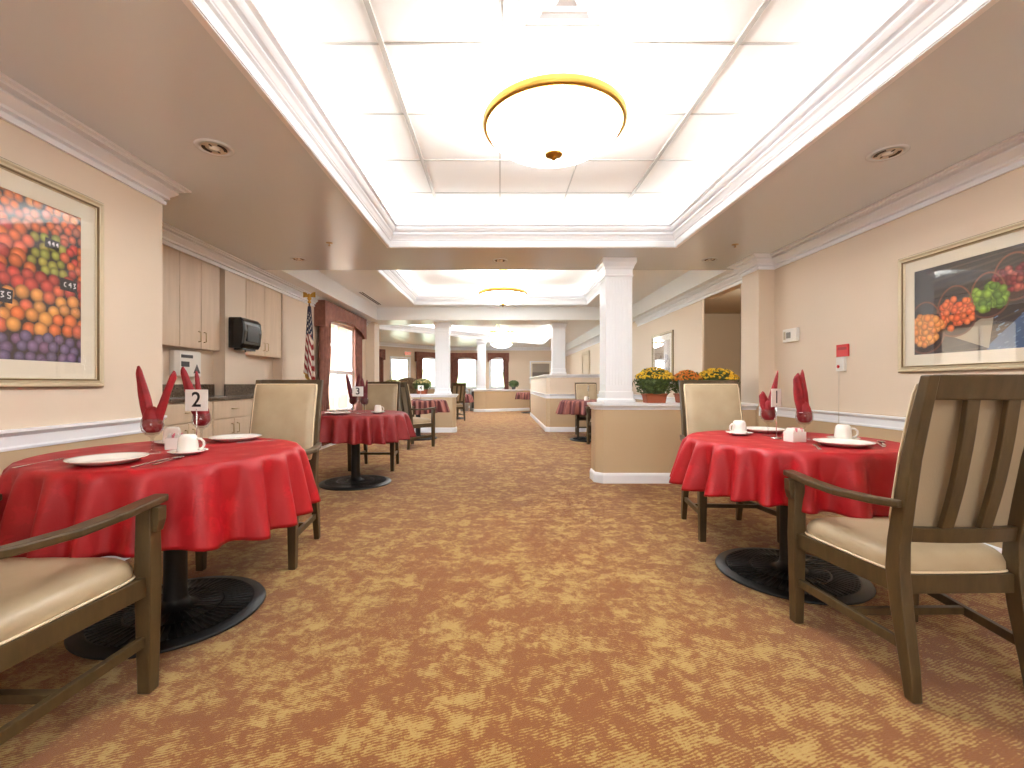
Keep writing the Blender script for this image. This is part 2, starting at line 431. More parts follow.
# half walls ---------------------------------------------------------------
CAP = [(-.06,.0),(.012,.0),(.014,.014),(.024,.022),(.03,.034),(.046,.046),(.046,.07),(-.06,.07)]
def half_wall(name, poly, h, cap_names, mid=None):
    """poly counter-clockwise, interior (the solid) on the left"""
    struct(MB().prism(poly, 0, h-.05), name, M_wall)
    out = poly[::-1]                      # clockwise: outside is on the left
    mb = sweep(MB(), out, [(d, h-.07+z) for d, z in CAP], True); mb.prism(poly, h-.03, h-.001)
    struct(mb, cap_names[0], M_trim)
    struct(sweep(MB(), out, BB, True), cap_names[1], M_trim)
    if mid: struct(sweep(MB(), out, [(d, mid+z) for d, z in RL], True), cap_names[2], M_trim)
half_wall('wall_half_near', [(1.12,4.93),(2.77,4.93),(2.77,5.27),(1.12,5.27),(1.045,5.21),(1.045,5.0)], .865, ('trim_14','baseboard_half_near'))
half_wall('wall_half_left', [(-2.72,10.08),(-1.06,10.08),(-.99,10.14),(-.99,10.33),(-1.06,10.4),(-2.72,10.4)], .85, ('trim_15','baseboard_half_left'))
half_wall('wall_half_tall', [(1.12,10.2),(2.90,10.2),(2.90,10.42),(1.32,10.42),(1.32,15.6),(1.12,15.6),(1.04,15.5),(1.04,10.28)], 1.29, ('trim_16','baseboard_half_tall','trim_17'), .85)
half_wall('wall_half_far', [(-1.0,17.5),(-.55,17.5),(1.6,18.6),(1.6,18.85),(-.6,17.85),(-1.0,17.85)], .86, ('trim_18','baseboard_half_far'))

def column(idx, x, y, z0, z1, w):
    mb = MB(); h = w/2
    mb.box(x-h, x+h, y-h, y+h, z0, z1)
    n = 7
    for i in range(n):                    # reeds between flutes on every face
        t = (-h + .045) + i*(w-.09)/(n-1); r = .008
        mb.box(x+t-r, x+t+r, y-h-.007, y-h, z0+.2, z1-.24); mb.box(x+t-r, x+t+r, y+h, y+h+.007, z0+.2, z1-.24)
        mb.box(x-h-.007, x-h, y+t-r, y+t+r, z0+.2, z1-.24); mb.box(x+h, x+h+.007, y+t-r, y+t+r, z0+.2, z1-.24)
    sq = rect(x-h, x+h, y-h, y+h)[::-1]
    sweep(mb, sq, [(-.01,z0),(.028,z0),(.028,z0+.035),(.022,z0+.045),(.010,z0+.05),(.010,z0+.12),(.004,z0+.13),(-.01,z0+.13)], True)
    sweep(mb, sq, [(-.01,z1-.20),(.010,z1-.20),(.012,z1-.185),(.004,z1-.18),(.004,z1-.12),(.012,z1-.115),(.018,z1-.09),(.034,z1-.06),(.038,z1-.05),(.038,z1-.001),(-.01,z1-.001)], True)
    struct(mb, 'trim_column_%d' % idx, M_trim, .003)
column(1, 1.29, 5.08, .867, H1, .29)
column(2, -1.285, 10.24, .852, HS, .30)
column(3, 1.32, 10.32, 1.292, HS, .28)
column(4, -.72, 17.68, .862, H2, .30)

# windows ------------------------------------------------------------------
def window(idx, M, x0, x1, z0, z1, t, cols=2, mid=True, door=False):
    """local frame: x along wall, y outwards through it"""
    fr = MB(); w = .05
    fr.box(x0, x1, .04, .10, z0, z0+w, M); fr.box(x0, x1, .04, .10, z1-w, z1, M)
    fr.box(x0, x0+w, .04, .10, z0+w, z1-w, M); fr.box(x1-w, x1, .04, .10, z0+w, z1-w, M)
    for k in range(1, cols):
        xx = x0 + (x1-x0)*k/cols; fr.box(xx-.02, xx+.02, .045, .095, z0+w, z1-w, M)
    if mid:
        zz = z0 + (z1-z0)*.45; fr.box(x0+w, x1-w, .045, .095, zz-.03, zz+.03, M)
    if door: fr.box(x0+w, x1-w, .045, .095, z0+.9, z0+1.02, M); fr.box(x0+w, x1-w, .045, .095, z0+w, z0+.25, M)
    # casing and sill on the room side
    for (a, b, c, d) in ((x0-.07, x0, z0-.02, z1+.07), (x1, x1+.07, z0-.02, z1+.07), (x0, x1, z1, z1+.07)): fr.box(a, b, -.018, 0, c, d, M)
    if not door: fr.box(x0-.09, x1+.09, -.05, .05, z0-.035, z0, M)
    o = struct(fr, ('door_%d' if door else 'window_%d') % idx, M_trim)
    g = MB().box(x0+w, x1-w, .065, .069, z0+w, z1-w, M).build('pane', M_glass, o)
    return o
ML = Matrix.Translation((XK, WY1, 0)) @ Matrix.Rotation(-PI/2, 4, 'Z')     # x runs towards -Y; y local = outward (-X)?
ML = Matrix(((0,-1,0,XK),(1,0,0,0),(0,0,1,0),(0,0,0,1)))                    # local x -> +Y, local y -> -X
window(1, ML, WY0, WY1, WZ0, WZ1, .15, 2)
window(2, MF, FW[0][0], FW[0][1], .9, 2.2, .15, 2, False)
window(1, MF, FW[1][0], FW[1][1], 0, 2.12, .15, 1, False, True)
window(3, MF, FW[2][0], FW[2][1], .9, 2.2, .15, 1, False)
window(4, MBk, BW[0][0], BW[0][1], .9, 2.2, .15, 1, False)
window(5, MBk, BW[1][0], BW[1][1], .9, 2.2, .15, 1, False)
# doorway further along the right wall
fr = MB().box(2.915, XR, 14.95, 16.05, 0, 2.08); fr.box(2.90, 2.92, 14.85, 14.97, 0, 2.16).box(2.90, 2.92, 16.03, 16.15, 0, 2.16).box(2.90, 2.92, 14.85, 16.15, 2.06, 2.18)
struct(fr, 'door_2', mat('beige_door', lin(196,178,152), .5))

def drapes(label, M, x0, x1, zt=2.41, zv=2.0, zb=.1, left=True, right=True, proj=.18, group='rosewood window drapes'):
    t = thing('window_drapes', label, 'drapes', tuple(M @ Vector(((x0+x1)/2, 0, 0))), math.atan2(M[1][0], M[0][0]), group)
    hw = (x1-x0)/2
    # y local is outward through the wall, so the drapes sit at negative y
    sgn = -1
    def loc(x, y, z): return (x, y, z)
    v = MB(); n = 40; f = []
    for i in range(n+1):
        u = i/n; x = -hw + 2*hw*u
        s = abs(2*u-1); dz = .20*(1-s**2.2) if s < .86 else 0
        wv = .012*math.sin(u*2*PI*9)
        f.append((x, -proj+wv*.3, zv + dz, zt))
    outer = [[(x, y, zb_), (x, y, z_)] for x, y, zb_, z_ in f]
    rings = [[(x, y-.0, zb_), (x, y, z_), (x, y+.02, z_), (x, y+.02, zb_)] for x, y, zb_, z_ in f]
    v.loft(rings, False, True, True)
    v.box(-hw-.005, -hw+.015, -proj, -.002, zv, zt); v.box(hw-.015, hw+.005, -proj, -.002, zv, zt); v.box(-hw, hw, -proj, -.002, zt-.02, zt)
    v.build('valance', M_curt, t)
    br = MB()
    for z in (zt-.0, zv):
        pass
    for side, on in ((-1, left), (1, right)):
        if not on: continue
        c = MB(); rings = []
        for k in range(13):
            z = zb + (zt-.03-zb)*k/12; r = []
            tight = 1 - .28*math.exp(-((z-.95)/.35)**2)
            m = 36; wd = min(.46, hw*.55)*tight
            for j in range(m+1):
                u = j/m; x = side*(hw-.02) - side*u*wd; y = -.09 + .028*math.sin(u*2*PI*4.5+.4*side) 
                r.append((x, y, z))
            for j in range(m, -1, -1):
                x, y, _ = r[j]; r.append((x, y+.006, z))
            rings.append(r)
        c.loft(rings, True, True, True); c.build('curtain', M_curt, t)
    return t
drapes('rosewood valance and curtains around the large left window behind the flag', ML, 7.22, 9.45, 2.41, 2.0, .08)
drapes('rosewood drapes on the far window left of the glazed door', MF, 1.36, 2.86, 2.43, 2.02, .45)
drapes('rosewood drapes on the far window between the glazed door and the column', MF, 4.38, 5.66, 2.43, 2.02, .45, True, False)
drapes('wide rosewood drapes with dark curtain on the far wall left of the far column', MBk, .18, 1.50, 2.45, 2.05, .45, True, False)
drapes('narrow rosewood drapes on the far wall right of the far column', MBk, 1.86, 2.80, 2.45, 2.05, .6, False, True)
struct(MB().box(-60, 60, -20, 90, -.6, -.5), 'ground', M_grass)
# flat hedge line outside
ts = MB()
for i in range(60):
    x = -34 + i*1.1; y = 46 + rnd.uniform(-2, 2); r = rnd.uniform(1.2, 2.2)
    ts.lathe([(0,0),(r*.8,.3*r),(r,.8*r),(r*.7,1.4*r),(0,1.6*r)], 9, (x, y, -.5))
tag(ts.build('hedge', M_hedge), 'pale green hedge line outdoors beyond the far windows', 'hedge', kind='stuff')

# ------------------------------------------------------------------ pendant lamps
def bowl_lamp(loc, label, ztop, k=1):
    t = thing('bowl_pendant_lamp', label, 'ceiling lamp', (loc[0], loc[1], 2.62), 0, 'bowl pendant lamps down the room')
    R = .40
    n = [(math.sin(a)*R, -.175*math.cos(a)) for a in [PI/2*k/14 for k in range(15)]]
    b = MB().lathe(n + [(R-.008, 0), (R*.6, -.125), (.01, -.168)], 56); b.build('glass_bowl', M_bowl, t)
    MB().lathe([(R-.006,-.022),(R+.004,-.032),(R+.018,-.024),(R+.024,-.006),(R+.018,.006),(R+.022,.016),(R+.014,.028),(R-.004,.028),(R-.006,-.022)], 72).build('brass_rim', M_brass, t, label='brass ring around the bowl')
    MB().lathe([(0,-.238),(.007,-.226),(.005,-.216),(.014,-.210),(.017,-.200),(.036,-.194),(.054,-.186),(.056,-.176),(.036,-.166),(0,-.162)], 24).build('finial', M_brass, t, label='small brass finial under the bowl')
    for k in range(3):
        a = 2*PI*k/3+.3
        MB().cyl((R*math.cos(a), R*math.sin(a), .01), (.05*math.cos(a), .05*math.sin(a), ztop-2.62-.03), .004, n=8).build('rod', M_brass, t)
    MB().lathe([(0,-.05),(.05,-.045),(.07,-.02),(.075,0)], 28, (0,0,ztop-2.62)).build('canopy', M_brass, t)
    l = bpy.data.lights.new('bowl_lamp', 'POINT'); l.energy = 20*k; l.color = (.88,.95,1); l.shadow_soft_size = .1
    o = bpy.data.objects.new('lamp_light', l); o.location = (0,0,-.02); o.parent = t; C.objects.link(o)
    return t
bowl_lamp((.32, 2.71), 'large lit glass bowl lamp with brass rim in the nearest ceiling tray', 2.83)
bowl_lamp((.05, 7.8), 'lit glass bowl lamp in the middle ceiling tray, second from the front', 3.05, 1)
bowl_lamp((.05, 13.7), 'lit glass bowl lamp beyond the ceiling beam, third from the front', 3.05, 3)
bowl_lamp((.06, 17.3), 'smallest and farthest lit glass bowl lamp near the far wall', 3.05, 3)
bowl_lamp((.32, -1.35), 'added unseen bowl lamp lighting the room from the tray behind the viewpoint', 2.83)  # extra lamp out of view, added for its light on the front area

# recessed can lights and sprinklers
def can(x, y, z, label, r=.085):
    t = thing('recessed_downlight', label, 'downlight', (x, y, z), 0, 'recessed downlights in the soffit')
    MB().lathe([(r*.82,.0),(r*.82,-.004),(r*1.15,-.007),(r*1.2,-.002),(r*1.2,0)], 32).build('trim_ring', M_soffit, t)
    MB().lathe([(r*.82,-.0045),(r*.6,-.0035),(r*.3,-.003),(0,-.003)], 28).build('reflector', M_can, t)
    b = MB()
    for sg in (-1, 1):
        arc = [(sg*r*.76*math.cos(a), r*.76*math.sin(a)) for a in [-.75+1.5*k/8 for k in range(9)]]
        arc += [(sg*r*.52*math.cos(a), r*.6*math.sin(a)) for a in [.7-1.4*k/8 for k in range(9)]]
        if sg < 0: arc = arc[::-1]
        b.prism(arc, -.0062, -.0046)
    b.box(-.004, .004, -r*.6, r*.6, -.0066, -.004)
    MB().lathe([(0,-.012),(r*.28,-.010),(r*.36,-.004),(0,-.003)], 20).build('bulb', M_china, t)
    b.build('lamp_holder', M_gap, t)
can(-1.65, 2.63, H1, 'recessed downlight above the left wall picture')
can(2.29, 2.69, H1, 'recessed downlight above the right wall picture')
can(-2.2, 4.97, H1, 'small recessed downlight near the kitchen cabinets', .07)
can(0.0, 5.02, H1, 'small recessed downlight between the first two ceiling trays', .07)
can(2.3, 4.99, H1, 'small recessed downlight beside the fluted column', .07)
for x, y, lb in ((-1.65, 4.4, 'small ceiling sprinkler over the left aisle'), (2.3, 4.45, 'small ceiling sprinkler near the right pilaster')):
    mb = MB().lathe([(.0,-.03),(.012,-.028),(.012,-.024),(.004,-.022),(.004,-.006),(.03,-.004),(.032,0)], 20, (x, y, H1))
    tag(mb.build('ceiling_sprinkler', M_brushed), lb, 'sprinkler', 'ceiling sprinklers')
can(3.9, 6.3, 2.45, 'added unseen downlight brightening the side hall behind the right doorway')
l = bpy.data.lights.new('hall_fill_light', 'POINT'); l.energy = 34; l.shadow_soft_size = .08; l.color = (1,.95,.88)  # added point light to lift the dark hall, with the unseen can above
o = bpy.data.objects.new('hall_fill_light', l); o.location = (3.9, 6.3, 2.36); C.objects.link(o)
t = thing('slot_diffuser', 'long dark slot air diffuser in the ceiling above the left window', 'air vent', (-2.47, 8.7, H2))
MB().box(-.05, .05, -.65, .65, -.006, 0).build('frame', M_ceil2, t)
for dx in (-.022, .022): MB().box(dx-.012, dx+.012, -.63, .63, -.009, -.0055).build('slot', M_gap, t)
t = thing('ceiling_diffuser', 'square white louvred air diffuser in the nearest ceiling tray', 'air vent', (.305, 2.04, 2.824))
for k, r in enumerate((.29, .215, .14, .065)):
    mb = MB(); sweep(mb, rect(-r, r, -r, r), [(0,0),(.0,-.006-.001*k),(.012,-.010-.001*k),(.03,.0)], True); mb.build('louvre', M_trim, t)

# ------------------------------------------------------------------ kitchen run
def kitchen():
    XF = -2.825
    ys = [3.12, 3.78, 4.48, 5.20, 6.15]
    names = ['pale base cabinet at the near end of the kitchen counter', 'pale base cabinet second from the near end under the granite counter',
             'pale base cabinet with wide drawer below the towel dispenser', 'pale base cabinet at the far end of the kitchen counter by the flag']
    for i in range(4):
        y0, y1 = ys[i]+.003, ys[i+1]-.003; yc = (y0+y1)/2
        t = thing('base_cabinet', names[i], 'cabinet', (XF, yc, 0), 0, 'pale base cabinets under the counter')
        h = (y1-y0)/2
        MB().box(-.25, -.022, -h, h, .1, .911).box(-.25, -.07, -h, h, 0, .1).build('carcass', M_lam, t)
        d = MB().box(-.02, 0, -h+.004, h-.004, .725, .90).build('drawer', M_lam, t, bevel=.003)
        MB().tube([(0,-.05,.815),(.025,-.045,.815),(.025,.045,.815),(0,.05,.815)], .0045, 8).build('handle', M_brushed, d)
        for s in (-1, 1):
            a, b = (-h+.004, -.003) if s < 0 else (.003, h-.004)
            dr = MB().box(-.02, 0, a, b, .11, .715).build('door', M_lam, t, bevel=.003)
            MB().tube([(0,s*.05,.56),(.025,s*.05,.565),(.025,s*.05,.655),(0,s*.05,.66)], .0045, 8).build('handle', M_brushed, dr)
    mb = MB().box(-3.078, -2.80, 3.105, 6.165, .912, .95)
    tag(mb.build('granite_countertop', M_granite, bevel=.006), 'dark speckled granite worktop along the kitchen wall', 'countertop')
    mb = MB().box(-2.948, -2.93, 4.86, 5.30, .9512, 1.072)
    mb.box(-3.078, -3.06, 3.105, 4.878, .9512, 1.072).box(-3.078, -3.06, 5.282, 6.165, .9512, 1.072)
    tag(mb.build('granite_backsplash', M_granite), 'low dark granite upstand behind the kitchen worktop', 'backsplash')
    def upper(ya, yb, n, label, handles):
        t = thing('wall_cabinet', label, 'cabinet', (-2.965, (ya+yb)/2, 1.42), 0, 'pale wall cabinets above the counter')
        h = (yb-ya)/2-.003; w = 2*h/n
        MB().box(-.11, -.022, -h, h, 0, .915).build('carcass', M_lam, t)
        for k in range(n):
            a = -h + k*w
            dr = MB().box(-.02, 0, a+.003, a+w-.003, .003, .912).build('door', M_lam, t, bevel=.003)
            for hk, side in handles:
                if hk == k:
                    yy = a+w-.04 if side > 0 else a+.04
                    MB().tube([(0,yy,.07),(.025,yy,.075),(.025,yy,.165),(0,yy,.17)], .0045, 8).build('handle', M_brushed, dr)
    upper(3.12, 3.905, 2, 'pale two-door wall cabinet hidden at the near end of the kitchen', [(0,1),(1,-1)])
    upper(3.91, 4.82, 3, 'pale three-door wall cabinet above the white wall dispenser', [(1,1),(2,-1)])
    upper(5.31, 6.165, 2, 'pale two-door wall cabinet right of the black towel dispenser', [(0,1),(1,-1)])
kitchen()
# black paper towel dispenser
t = thing('towel_dispenser', 'glossy black paper towel dispenser on the wall between the pale cabinets', 'dispenser', (-2.95, 5.12, 1.635))
mb = MB()
rings = []
for y, k in ((-.185, .92), (-.175, 1), (.175, 1), (.185, .92)):
    rings.append([(x*k+.0, y, z*k) for x, z in ((.001,-.165),(.14,-.165),(.165,-.12),(.18,.02),(.17,.13),(.13,.17),(.001,.17))])
mb.loft(rings, False, True).build('cover', M_blackp, t, bevel=.008)
MB().box(.172, .181, -.12, .12, -.09, .09).build('window', M_grayp, t, label='smoky see-through panel')
MB().box(.03, .13, -.13, .13, -.185, -.166).cyl((.1,-.03,-.166), (.1,-.03,-.205), .008).build('outlet', M_blackp, t)
# white dispenser on the partition side
t = thing('cup_dispenser', 'white wall holder with dark slots under the three-door wall cabinet', 'dispenser', (-3.08, 4.42, 1.27))
MB().prism([(.001,-.19),(.05,-.19),(.075,-.15),(.075,.15),(.05,.19),(.001,.19)], -.125, .125).build('body', M_whitep, t, bevel=.01)
MB().box(.073, .078, -.13, .03, .055, .085).build('slot', M_darkp, t)
MB().box(.073, .078, -.13, -.02, -.03, .02).build('slot', M_darkp, t)
MB().loft([[(.073,.04,-.09),(.073,.14,-.09),(.073,.09,.0)], [(.078,.04,-.09),(.078,.14,-.09),(.078,.09,.0)]]).build('slot', M_darkp, t)

# ------------------------------------------------------------------ flag
def flag():
    t = thing('flag_stand', 'American flag furled on a pole with gold eagle beside the left window', 'flag', (-2.665, 6.36, 0))
    MB().lathe([(0,0),(.11,0),(.11,.02),(.08,.05),(.03,.07),(.02,.1),(0,.1)], 32).build('base', M_brass, t)
    MB().cyl((0,0,.08), (0,0,2.22), .0125, n=14).build('pole', mat('dark_pole', lin(90,58,34), .4), t)
    e = MB().lathe([(0,2.20),(.02,2.205),(.024,2.225),(.012,2.24),(.022,2.255),(.03,2.27),(.012,2.29),(0,2.295)], 16)
    e.tube([(0,0,2.28),(.0,-.01,2.31),(0,-.015,2.335)], [.02,.022,.008], 10)
    for s in (-1, 1):
        e.loft([[(s*.01,-.008,2.28),(s*.01,.008,2.28),(s*.01,.008,2.32),(s*.01,-.008,2.32)],
                [(s*.045,-.006,2.292),(s*.045,.006,2.292),(s*.045,.006,2.352),(s*.045,-.006,2.352)],
                [(s*.085,-.003,2.285),(s*.085,.003,2.285),(s*.085,.003,2.362),(s*.085,-.003,2.362)]])
    e.build('eagle_finial', M_brass, t, label='gold eagle topping the pole')
    mb = MB(); mb.col = []; n = 72; rows = 90; z1, z0 = 2.16, 1.12
    red, wht, blu, gold = lin(150,36,40), lin(226,216,206), lin(30,36,66), lin(206,160,84)
    rings = []
    for k in range(rows+1):
        v = k/rows; z = z1 + (z0-z1)*v; r0 = .020 + .048*v**.7; ring = []
        for j in range(n):
            a = 2*PI*j/n
            rr = r0*(1 + (.10+.20*v)*math.sin(a*5+v*1.4) + .08*math.sin(a*9+2*v))
            zz = z - .10*v*math.cos(a-.6)*(v > .01)
            ring.append((rr*math.cos(a)*.95, rr*math.sin(a)*.85, zz))
            u = .5 + .5*math.cos(a-.4)
            s = v + .14*(1-u)*v
            edge = .50 + .10*math.sin(a-.8)
            if v > .985: c = gold
            elif s < edge:
                du, dv = (j/6) % 1 - .5, (k/7.5 + (j//6 % 2)*.5) % 1 - .5
                c = wht if du*du + dv*dv < .05 and v > .08 else blu
            else:
                c = red if int((v - .16*math.cos(a+.5))*15) % 2 else wht
                if v > .93 and math.cos(a-1.6) > 0: c = gold
            mb.col.append(c)
        rings.append(ring)
    mb.loft(rings, True, False); mb.build('flag_cloth', M_attr, t, label='red, white and blue cloth with gold fringe')
flag()

# ------------------------------------------------------------------ framed pictures
def shade(c, k): return tuple(min(1, x*k) for x in c)
class Print(MB):
    def __init__(s, x, nx): super().__init__(); s.col = []; s.x = x; s.nx = nx; s.k = 0
    def poly(s, pts, col):
        s.k += 1; x = s.x + s.nx*(.0004 + s.k*2.5e-6)
        s.add([(x, y, z) for y, z in pts], [tuple(range(len(pts)))]); s.col += [col]*len(pts)
    def disc(s, y, z, r, col, hl=1.5, dk=.45, n=14, e=1.0):
        s.k += 1; x = s.x + s.nx*(.0004 + s.k*2.5e-6)
        vs = [(x, y-r*.2, z+r*.25)]; cs = [tuple(min(1, v*hl+.04) for v in col)]
        for ring, kk, rr in ((0, .95, .62), (1, dk, 1.0)):
            for i in range(n):
                a = 2*PI*i/n; vs.append((x, y + r*rr*math.cos(a) - r*.08*(1-ring), z + e*r*rr*math.sin(a) + r*.1*(1-ring))); cs.append(shade(col, kk if not ring else dk + .3*max(0, math.sin(a))))
        fs = [(0, 1+i, 1+(i+1)%n) for i in range(n)] + [(1+i, 1+n+i, 1+n+(i+1)%n, 1+(i+1)%n) for i in range(n)]
        s.add(vs, fs); s.col += cs
    def line(s, pts, w, col):
        for (a, b), (c, d) in zip(pts, pts[1:]):
            l = math.hypot(c-a, d-b) or 1; nx, nz = -(d-b)/l*w/2, (c-a)/l*w/2
            s.poly([(a+nx,b+nz),(c+nx,d+nz),(c-nx,d-nz),(a-nx,b-nz)], col)
def picture(label, wx, nx, y0, y1, z0, z1, fw, mw, paint, frame=M_vframe, glass=True, edge=True):
    yc, zc = (y0+y1)/2, (z0+z1)/2
    t = thing('framed_picture', label, 'picture', (wx, yc, zc))
    a, b = (y1-y0)/2, (z1-z0)/2
    f = MB(); ring = [(-a,-b),(a,-b),(a,b),(-a,b)]
    prof = [(0,.001),(0,.022),(.006,.030),(.012,.030),(fw*.45,.022),(fw*.7,.026),(fw,.016),(fw,.001)]
    def fsweep(prof):
        m = MB(); rings = [[] for _ in ring]
        for d, h in prof:
            for i, q in enumerate(offset(ring, d, True)): rings[i].append((nx*h, q[0], q[1]))
        rings.append(rings[0]); m.loft(rings, False, False, True); return m
    fsweep(prof).build('frame', frame, t)
    if edge: fsweep([(fw*.75,.016),(fw*.75,.0275),(fw*.9,.0275),(fw*.9,.016)]).build('frame_bead', M_vframe2, t); fsweep([(-.003,.002),(-.003,.020),(.004,.024),(.004,.002)]).build('frame_edge', M_vframe2, t)
    m = MB(); rings = []
    for d in (fw-.002, fw+mw): rings.append([(nx*.010, q[0], q[1]) for q in offset(ring, d, True)])
    m.loft(rings, False, False, True); m.build('mat_board', M_matb, t)
    pr = Print(nx*.006, nx); i0 = fw+mw-.004
    paint(pr, -a+i0, a-i0, -b+i0, b-i0, yc, zc)
    # clip to the opening
    for k, v in enumerate(pr.v): v.y = max(-a+i0, min(a-i0, v.y)); v.z = max(-b+i0, min(b-i0, v.z))
    pr.build('print', M_print, t)
    if glass: MB().box(min(nx*.013, nx*.0145), max(nx*.013, nx*.0145), -a+fw-.002, a-fw+.002, -b+fw-.002, b-fw+.002).build('glass', M_glass, t)
    return t
def paint_market(p, y0, y1, z0, z1, yc, zc):
    R = random.Random(3)
    p.poly([(y0,z0),(y1,z0),(y1,z1),(y0,z1)], lin(50,34,28))
    H = z1-z0
    red, org, yel, grn, pch, plum = lin(190,40,36), lin(226,110,34), lin(230,160,70), lin(140,160,50), lin(214,96,58), lin(76,80,132)
    rows = []
    z = z1+.01
    while z > z0-.02:
        v = (z-z0)/H; r = .026 if v > .8 else .036 if v > .2 else .030
        y = y0 - R.random()*r*2
        while y < y1+r:
            w = y1-y            # distance from the right edge
            if v < .17: c = plum
            elif v < .42: c = R.choice([pch, yel, yel, org, yel])
            elif v < .58: c = R.choice([red, red, red, pch])
            elif v < .80 and .10 < w < .26: c = grn; r = .027
            elif v < .80: c = R.choice([org, org, pch, red, red])
            elif v < .92: c = R.choice([pch, lin(190,110,86), org])
            else: c = R.choice([lin(220,120,50), lin(230,150,80)])
            rr = r*R.uniform(.88, 1.1)
            p.disc(y + R.uniform(-.008,.008), z + R.uniform(-.012,.012), rr, shade(tuple(x*(1-.25)+.25*g for x, g in zip(c, lin(R.choice([200,150,170]), 90, 60))), R.uniform(.75, 1.15)), 1.5, .22)
            y += r*1.85
        z -= r*1.45
    for (w, v, s) in ((.16, .76, .055), (.07, .52, .07), (.40, .38, .075), (.46, .19, .07), (.62, .62, .06)):
        y = y1-w; z = z0+v*H
        p.poly([(y-s*.7,z-s*.45),(y+s*.65,z-s*.5),(y+s*.7,z+s*.35),(y-s*.65,z+s*.45)], lin(26,26,32))
        wh = lin(226,226,230)
        for k in range(3):
            q = y - s*.4 + k*s*.38
            D = R.choice([[(.18,-.2),(.18,.18),(0,-.02),(.24,-.02)], [(.2,.18),(.03,.18),(.02,.02),(.2,-.04),(.16,-.2),(0,-.18)], [(0,.15),(.2,.18),(.05,0),(.2,-.12),(0,-.2)], [(.2,.15),(.05,.1),(.02,-.12),(.2,-.18)]])
            p.line([(q+a*s, z+b*s) for a, b in D], .0045, wh)
picture('large framed fruit-market photograph with white mat on the left wall', XL, 1, 1.45, 2.616, 1.06, 2.11, .045, .085, paint_market)
def paint_baskets(p, y0, y1, z0, z1, yc, zc):
    R = random.Random(5)
    p.poly([(y0,z0),(y1,z0),(y1,z1),(y0,z1)], lin(58,52,50))
    for k in range(26):                                   # weathered boards running diagonally
        z = z0-.7 + k*.062; c = shade(lin(84,74,66), R.uniform(.55, 1.1))
        p.line([(y1, z), (y0, z+.62)], R.uniform(.01,.03), c)
    Q = lambda y, z: (y-yc, z-zc)
    p.poly([Q(3.22,1.27),Q(3.22,1.9),Q(3.09,1.9),Q(3.07,1.27)], lin(66,64,62))
    p.poly([Q(2.745,1.27),Q(2.72,1.32),Q(2.60,1.43),Q(2.45,1.56),Q(2.0,1.75),Q(2.0,1.27)], lin(74,98,132))
    for k in range(120): a, b = R.uniform(2.05,2.7), R.uniform(1.28,1.5); p.line([Q(a,b),Q(a-.02,b+.01)], .006, shade(lin(110,136,166), R.uniform(.6,1.2)))
    p.poly([Q(2.95,1.38),Q(2.73,1.29),Q(2.70,1.50),Q(2.78,1.47)], lin(170,158,138))
    def basket(y, z, ry, rz, cols, fr, lo, handle=lin(134,84,66)):
        p.poly([Q(y+ry*math.cos(a), z-rz*.2+rz*.95*math.sin(a)) for a in [2*PI*i/24 for i in range(24)]], lin(60,38,28))
        p.line([Q(y+ry*.98*math.cos(a), z-rz*.1+rz*1.0*math.sin(a)) for a in [PI+PI*i/14 for i in range(15)]], .012, lin(112,72,56))
        p.line([Q(y+ry*.85*math.cos(a), z+rz*.25+rz*1.35*math.sin(a)) for a in [PI*i/16 for i in range(17)]], .011, handle)
        for k in range(58):
            a, q = R.uniform(0, 2*PI), math.sqrt(R.random())*.88
            p.disc(y-yc+ry*q*math.cos(a), z-zc+rz*.1+rz*q*.9*math.sin(a)+.0, fr*R.uniform(.9,1.15), shade(R.choice(cols), R.uniform(.8,1.1)), 1.5, .4, 12)
    basket(2.597,1.665,.125,.10,[lin(130,32,40),lin(110,22,32),lin(176,84,74)],.018,1)
    basket(2.33,1.74,.13,.11,[lin(110,22,36),lin(90,16,30)],.016,1)
    basket(2.735,1.585,.115,.10,[lin(120,156,44),lin(146,182,66),lin(96,132,40)],.024,1)
    basket(2.935,1.515,.135,.120,[lin(222,96,44),lin(232,116,60)],.0215,1)
    basket(3.14,1.43,.14,.13,[lin(238,146,72),lin(240,160,84)],.026,1)
    
picture('wide framed photograph of fruit baskets with cream mat on the right wall', XR, -1, 2.02, 3.336, 1.16, 1.985, .045, .075, paint_baskets)
def paint_grey(p, y0, y1, z0, z1, yc, zc):
    R = random.Random(9); p.poly([(y0,z0),(y1,z0),(y1,z1),(y0,z1)], lin(186,168,146))
    for k in range(60): p.disc(R.uniform(y0,y1), R.uniform(z0, z0+(z1-z0)*.5), R.uniform(.02,.05), shade(lin(120,96,78), R.uniform(.5,1.4)))
picture('silver framed picture on the right wall behind the yellow flowers', XR, -1, 7.7, 8.75, 1.12, 1.99, .04, .10, paint_grey)
def paint_land(p, y0, y1, z0, z1, yc, zc):
    p.poly([(y0,z0),(y1,z0),(y1,z1),(y0,z1)], lin(150,140,128))
    for k in range(8): p.poly([(y0,z0+k*.05),(y1,z0+k*.04),(y1,z0+k*.05+.03),(y0,z0+k*.05+.03)], shade(lin(90,80,72), .6+.12*k))
t = picture('white framed grey landscape picture on the far wall beyond the tall half wall', 0, -1, -.5, .5, 1.1, 2.1, .06, .06, paint_land, M_trim, False, False)
t.location = (1.82, 20.3, 1.6); t.rotation_euler = (0,0,PI/2)

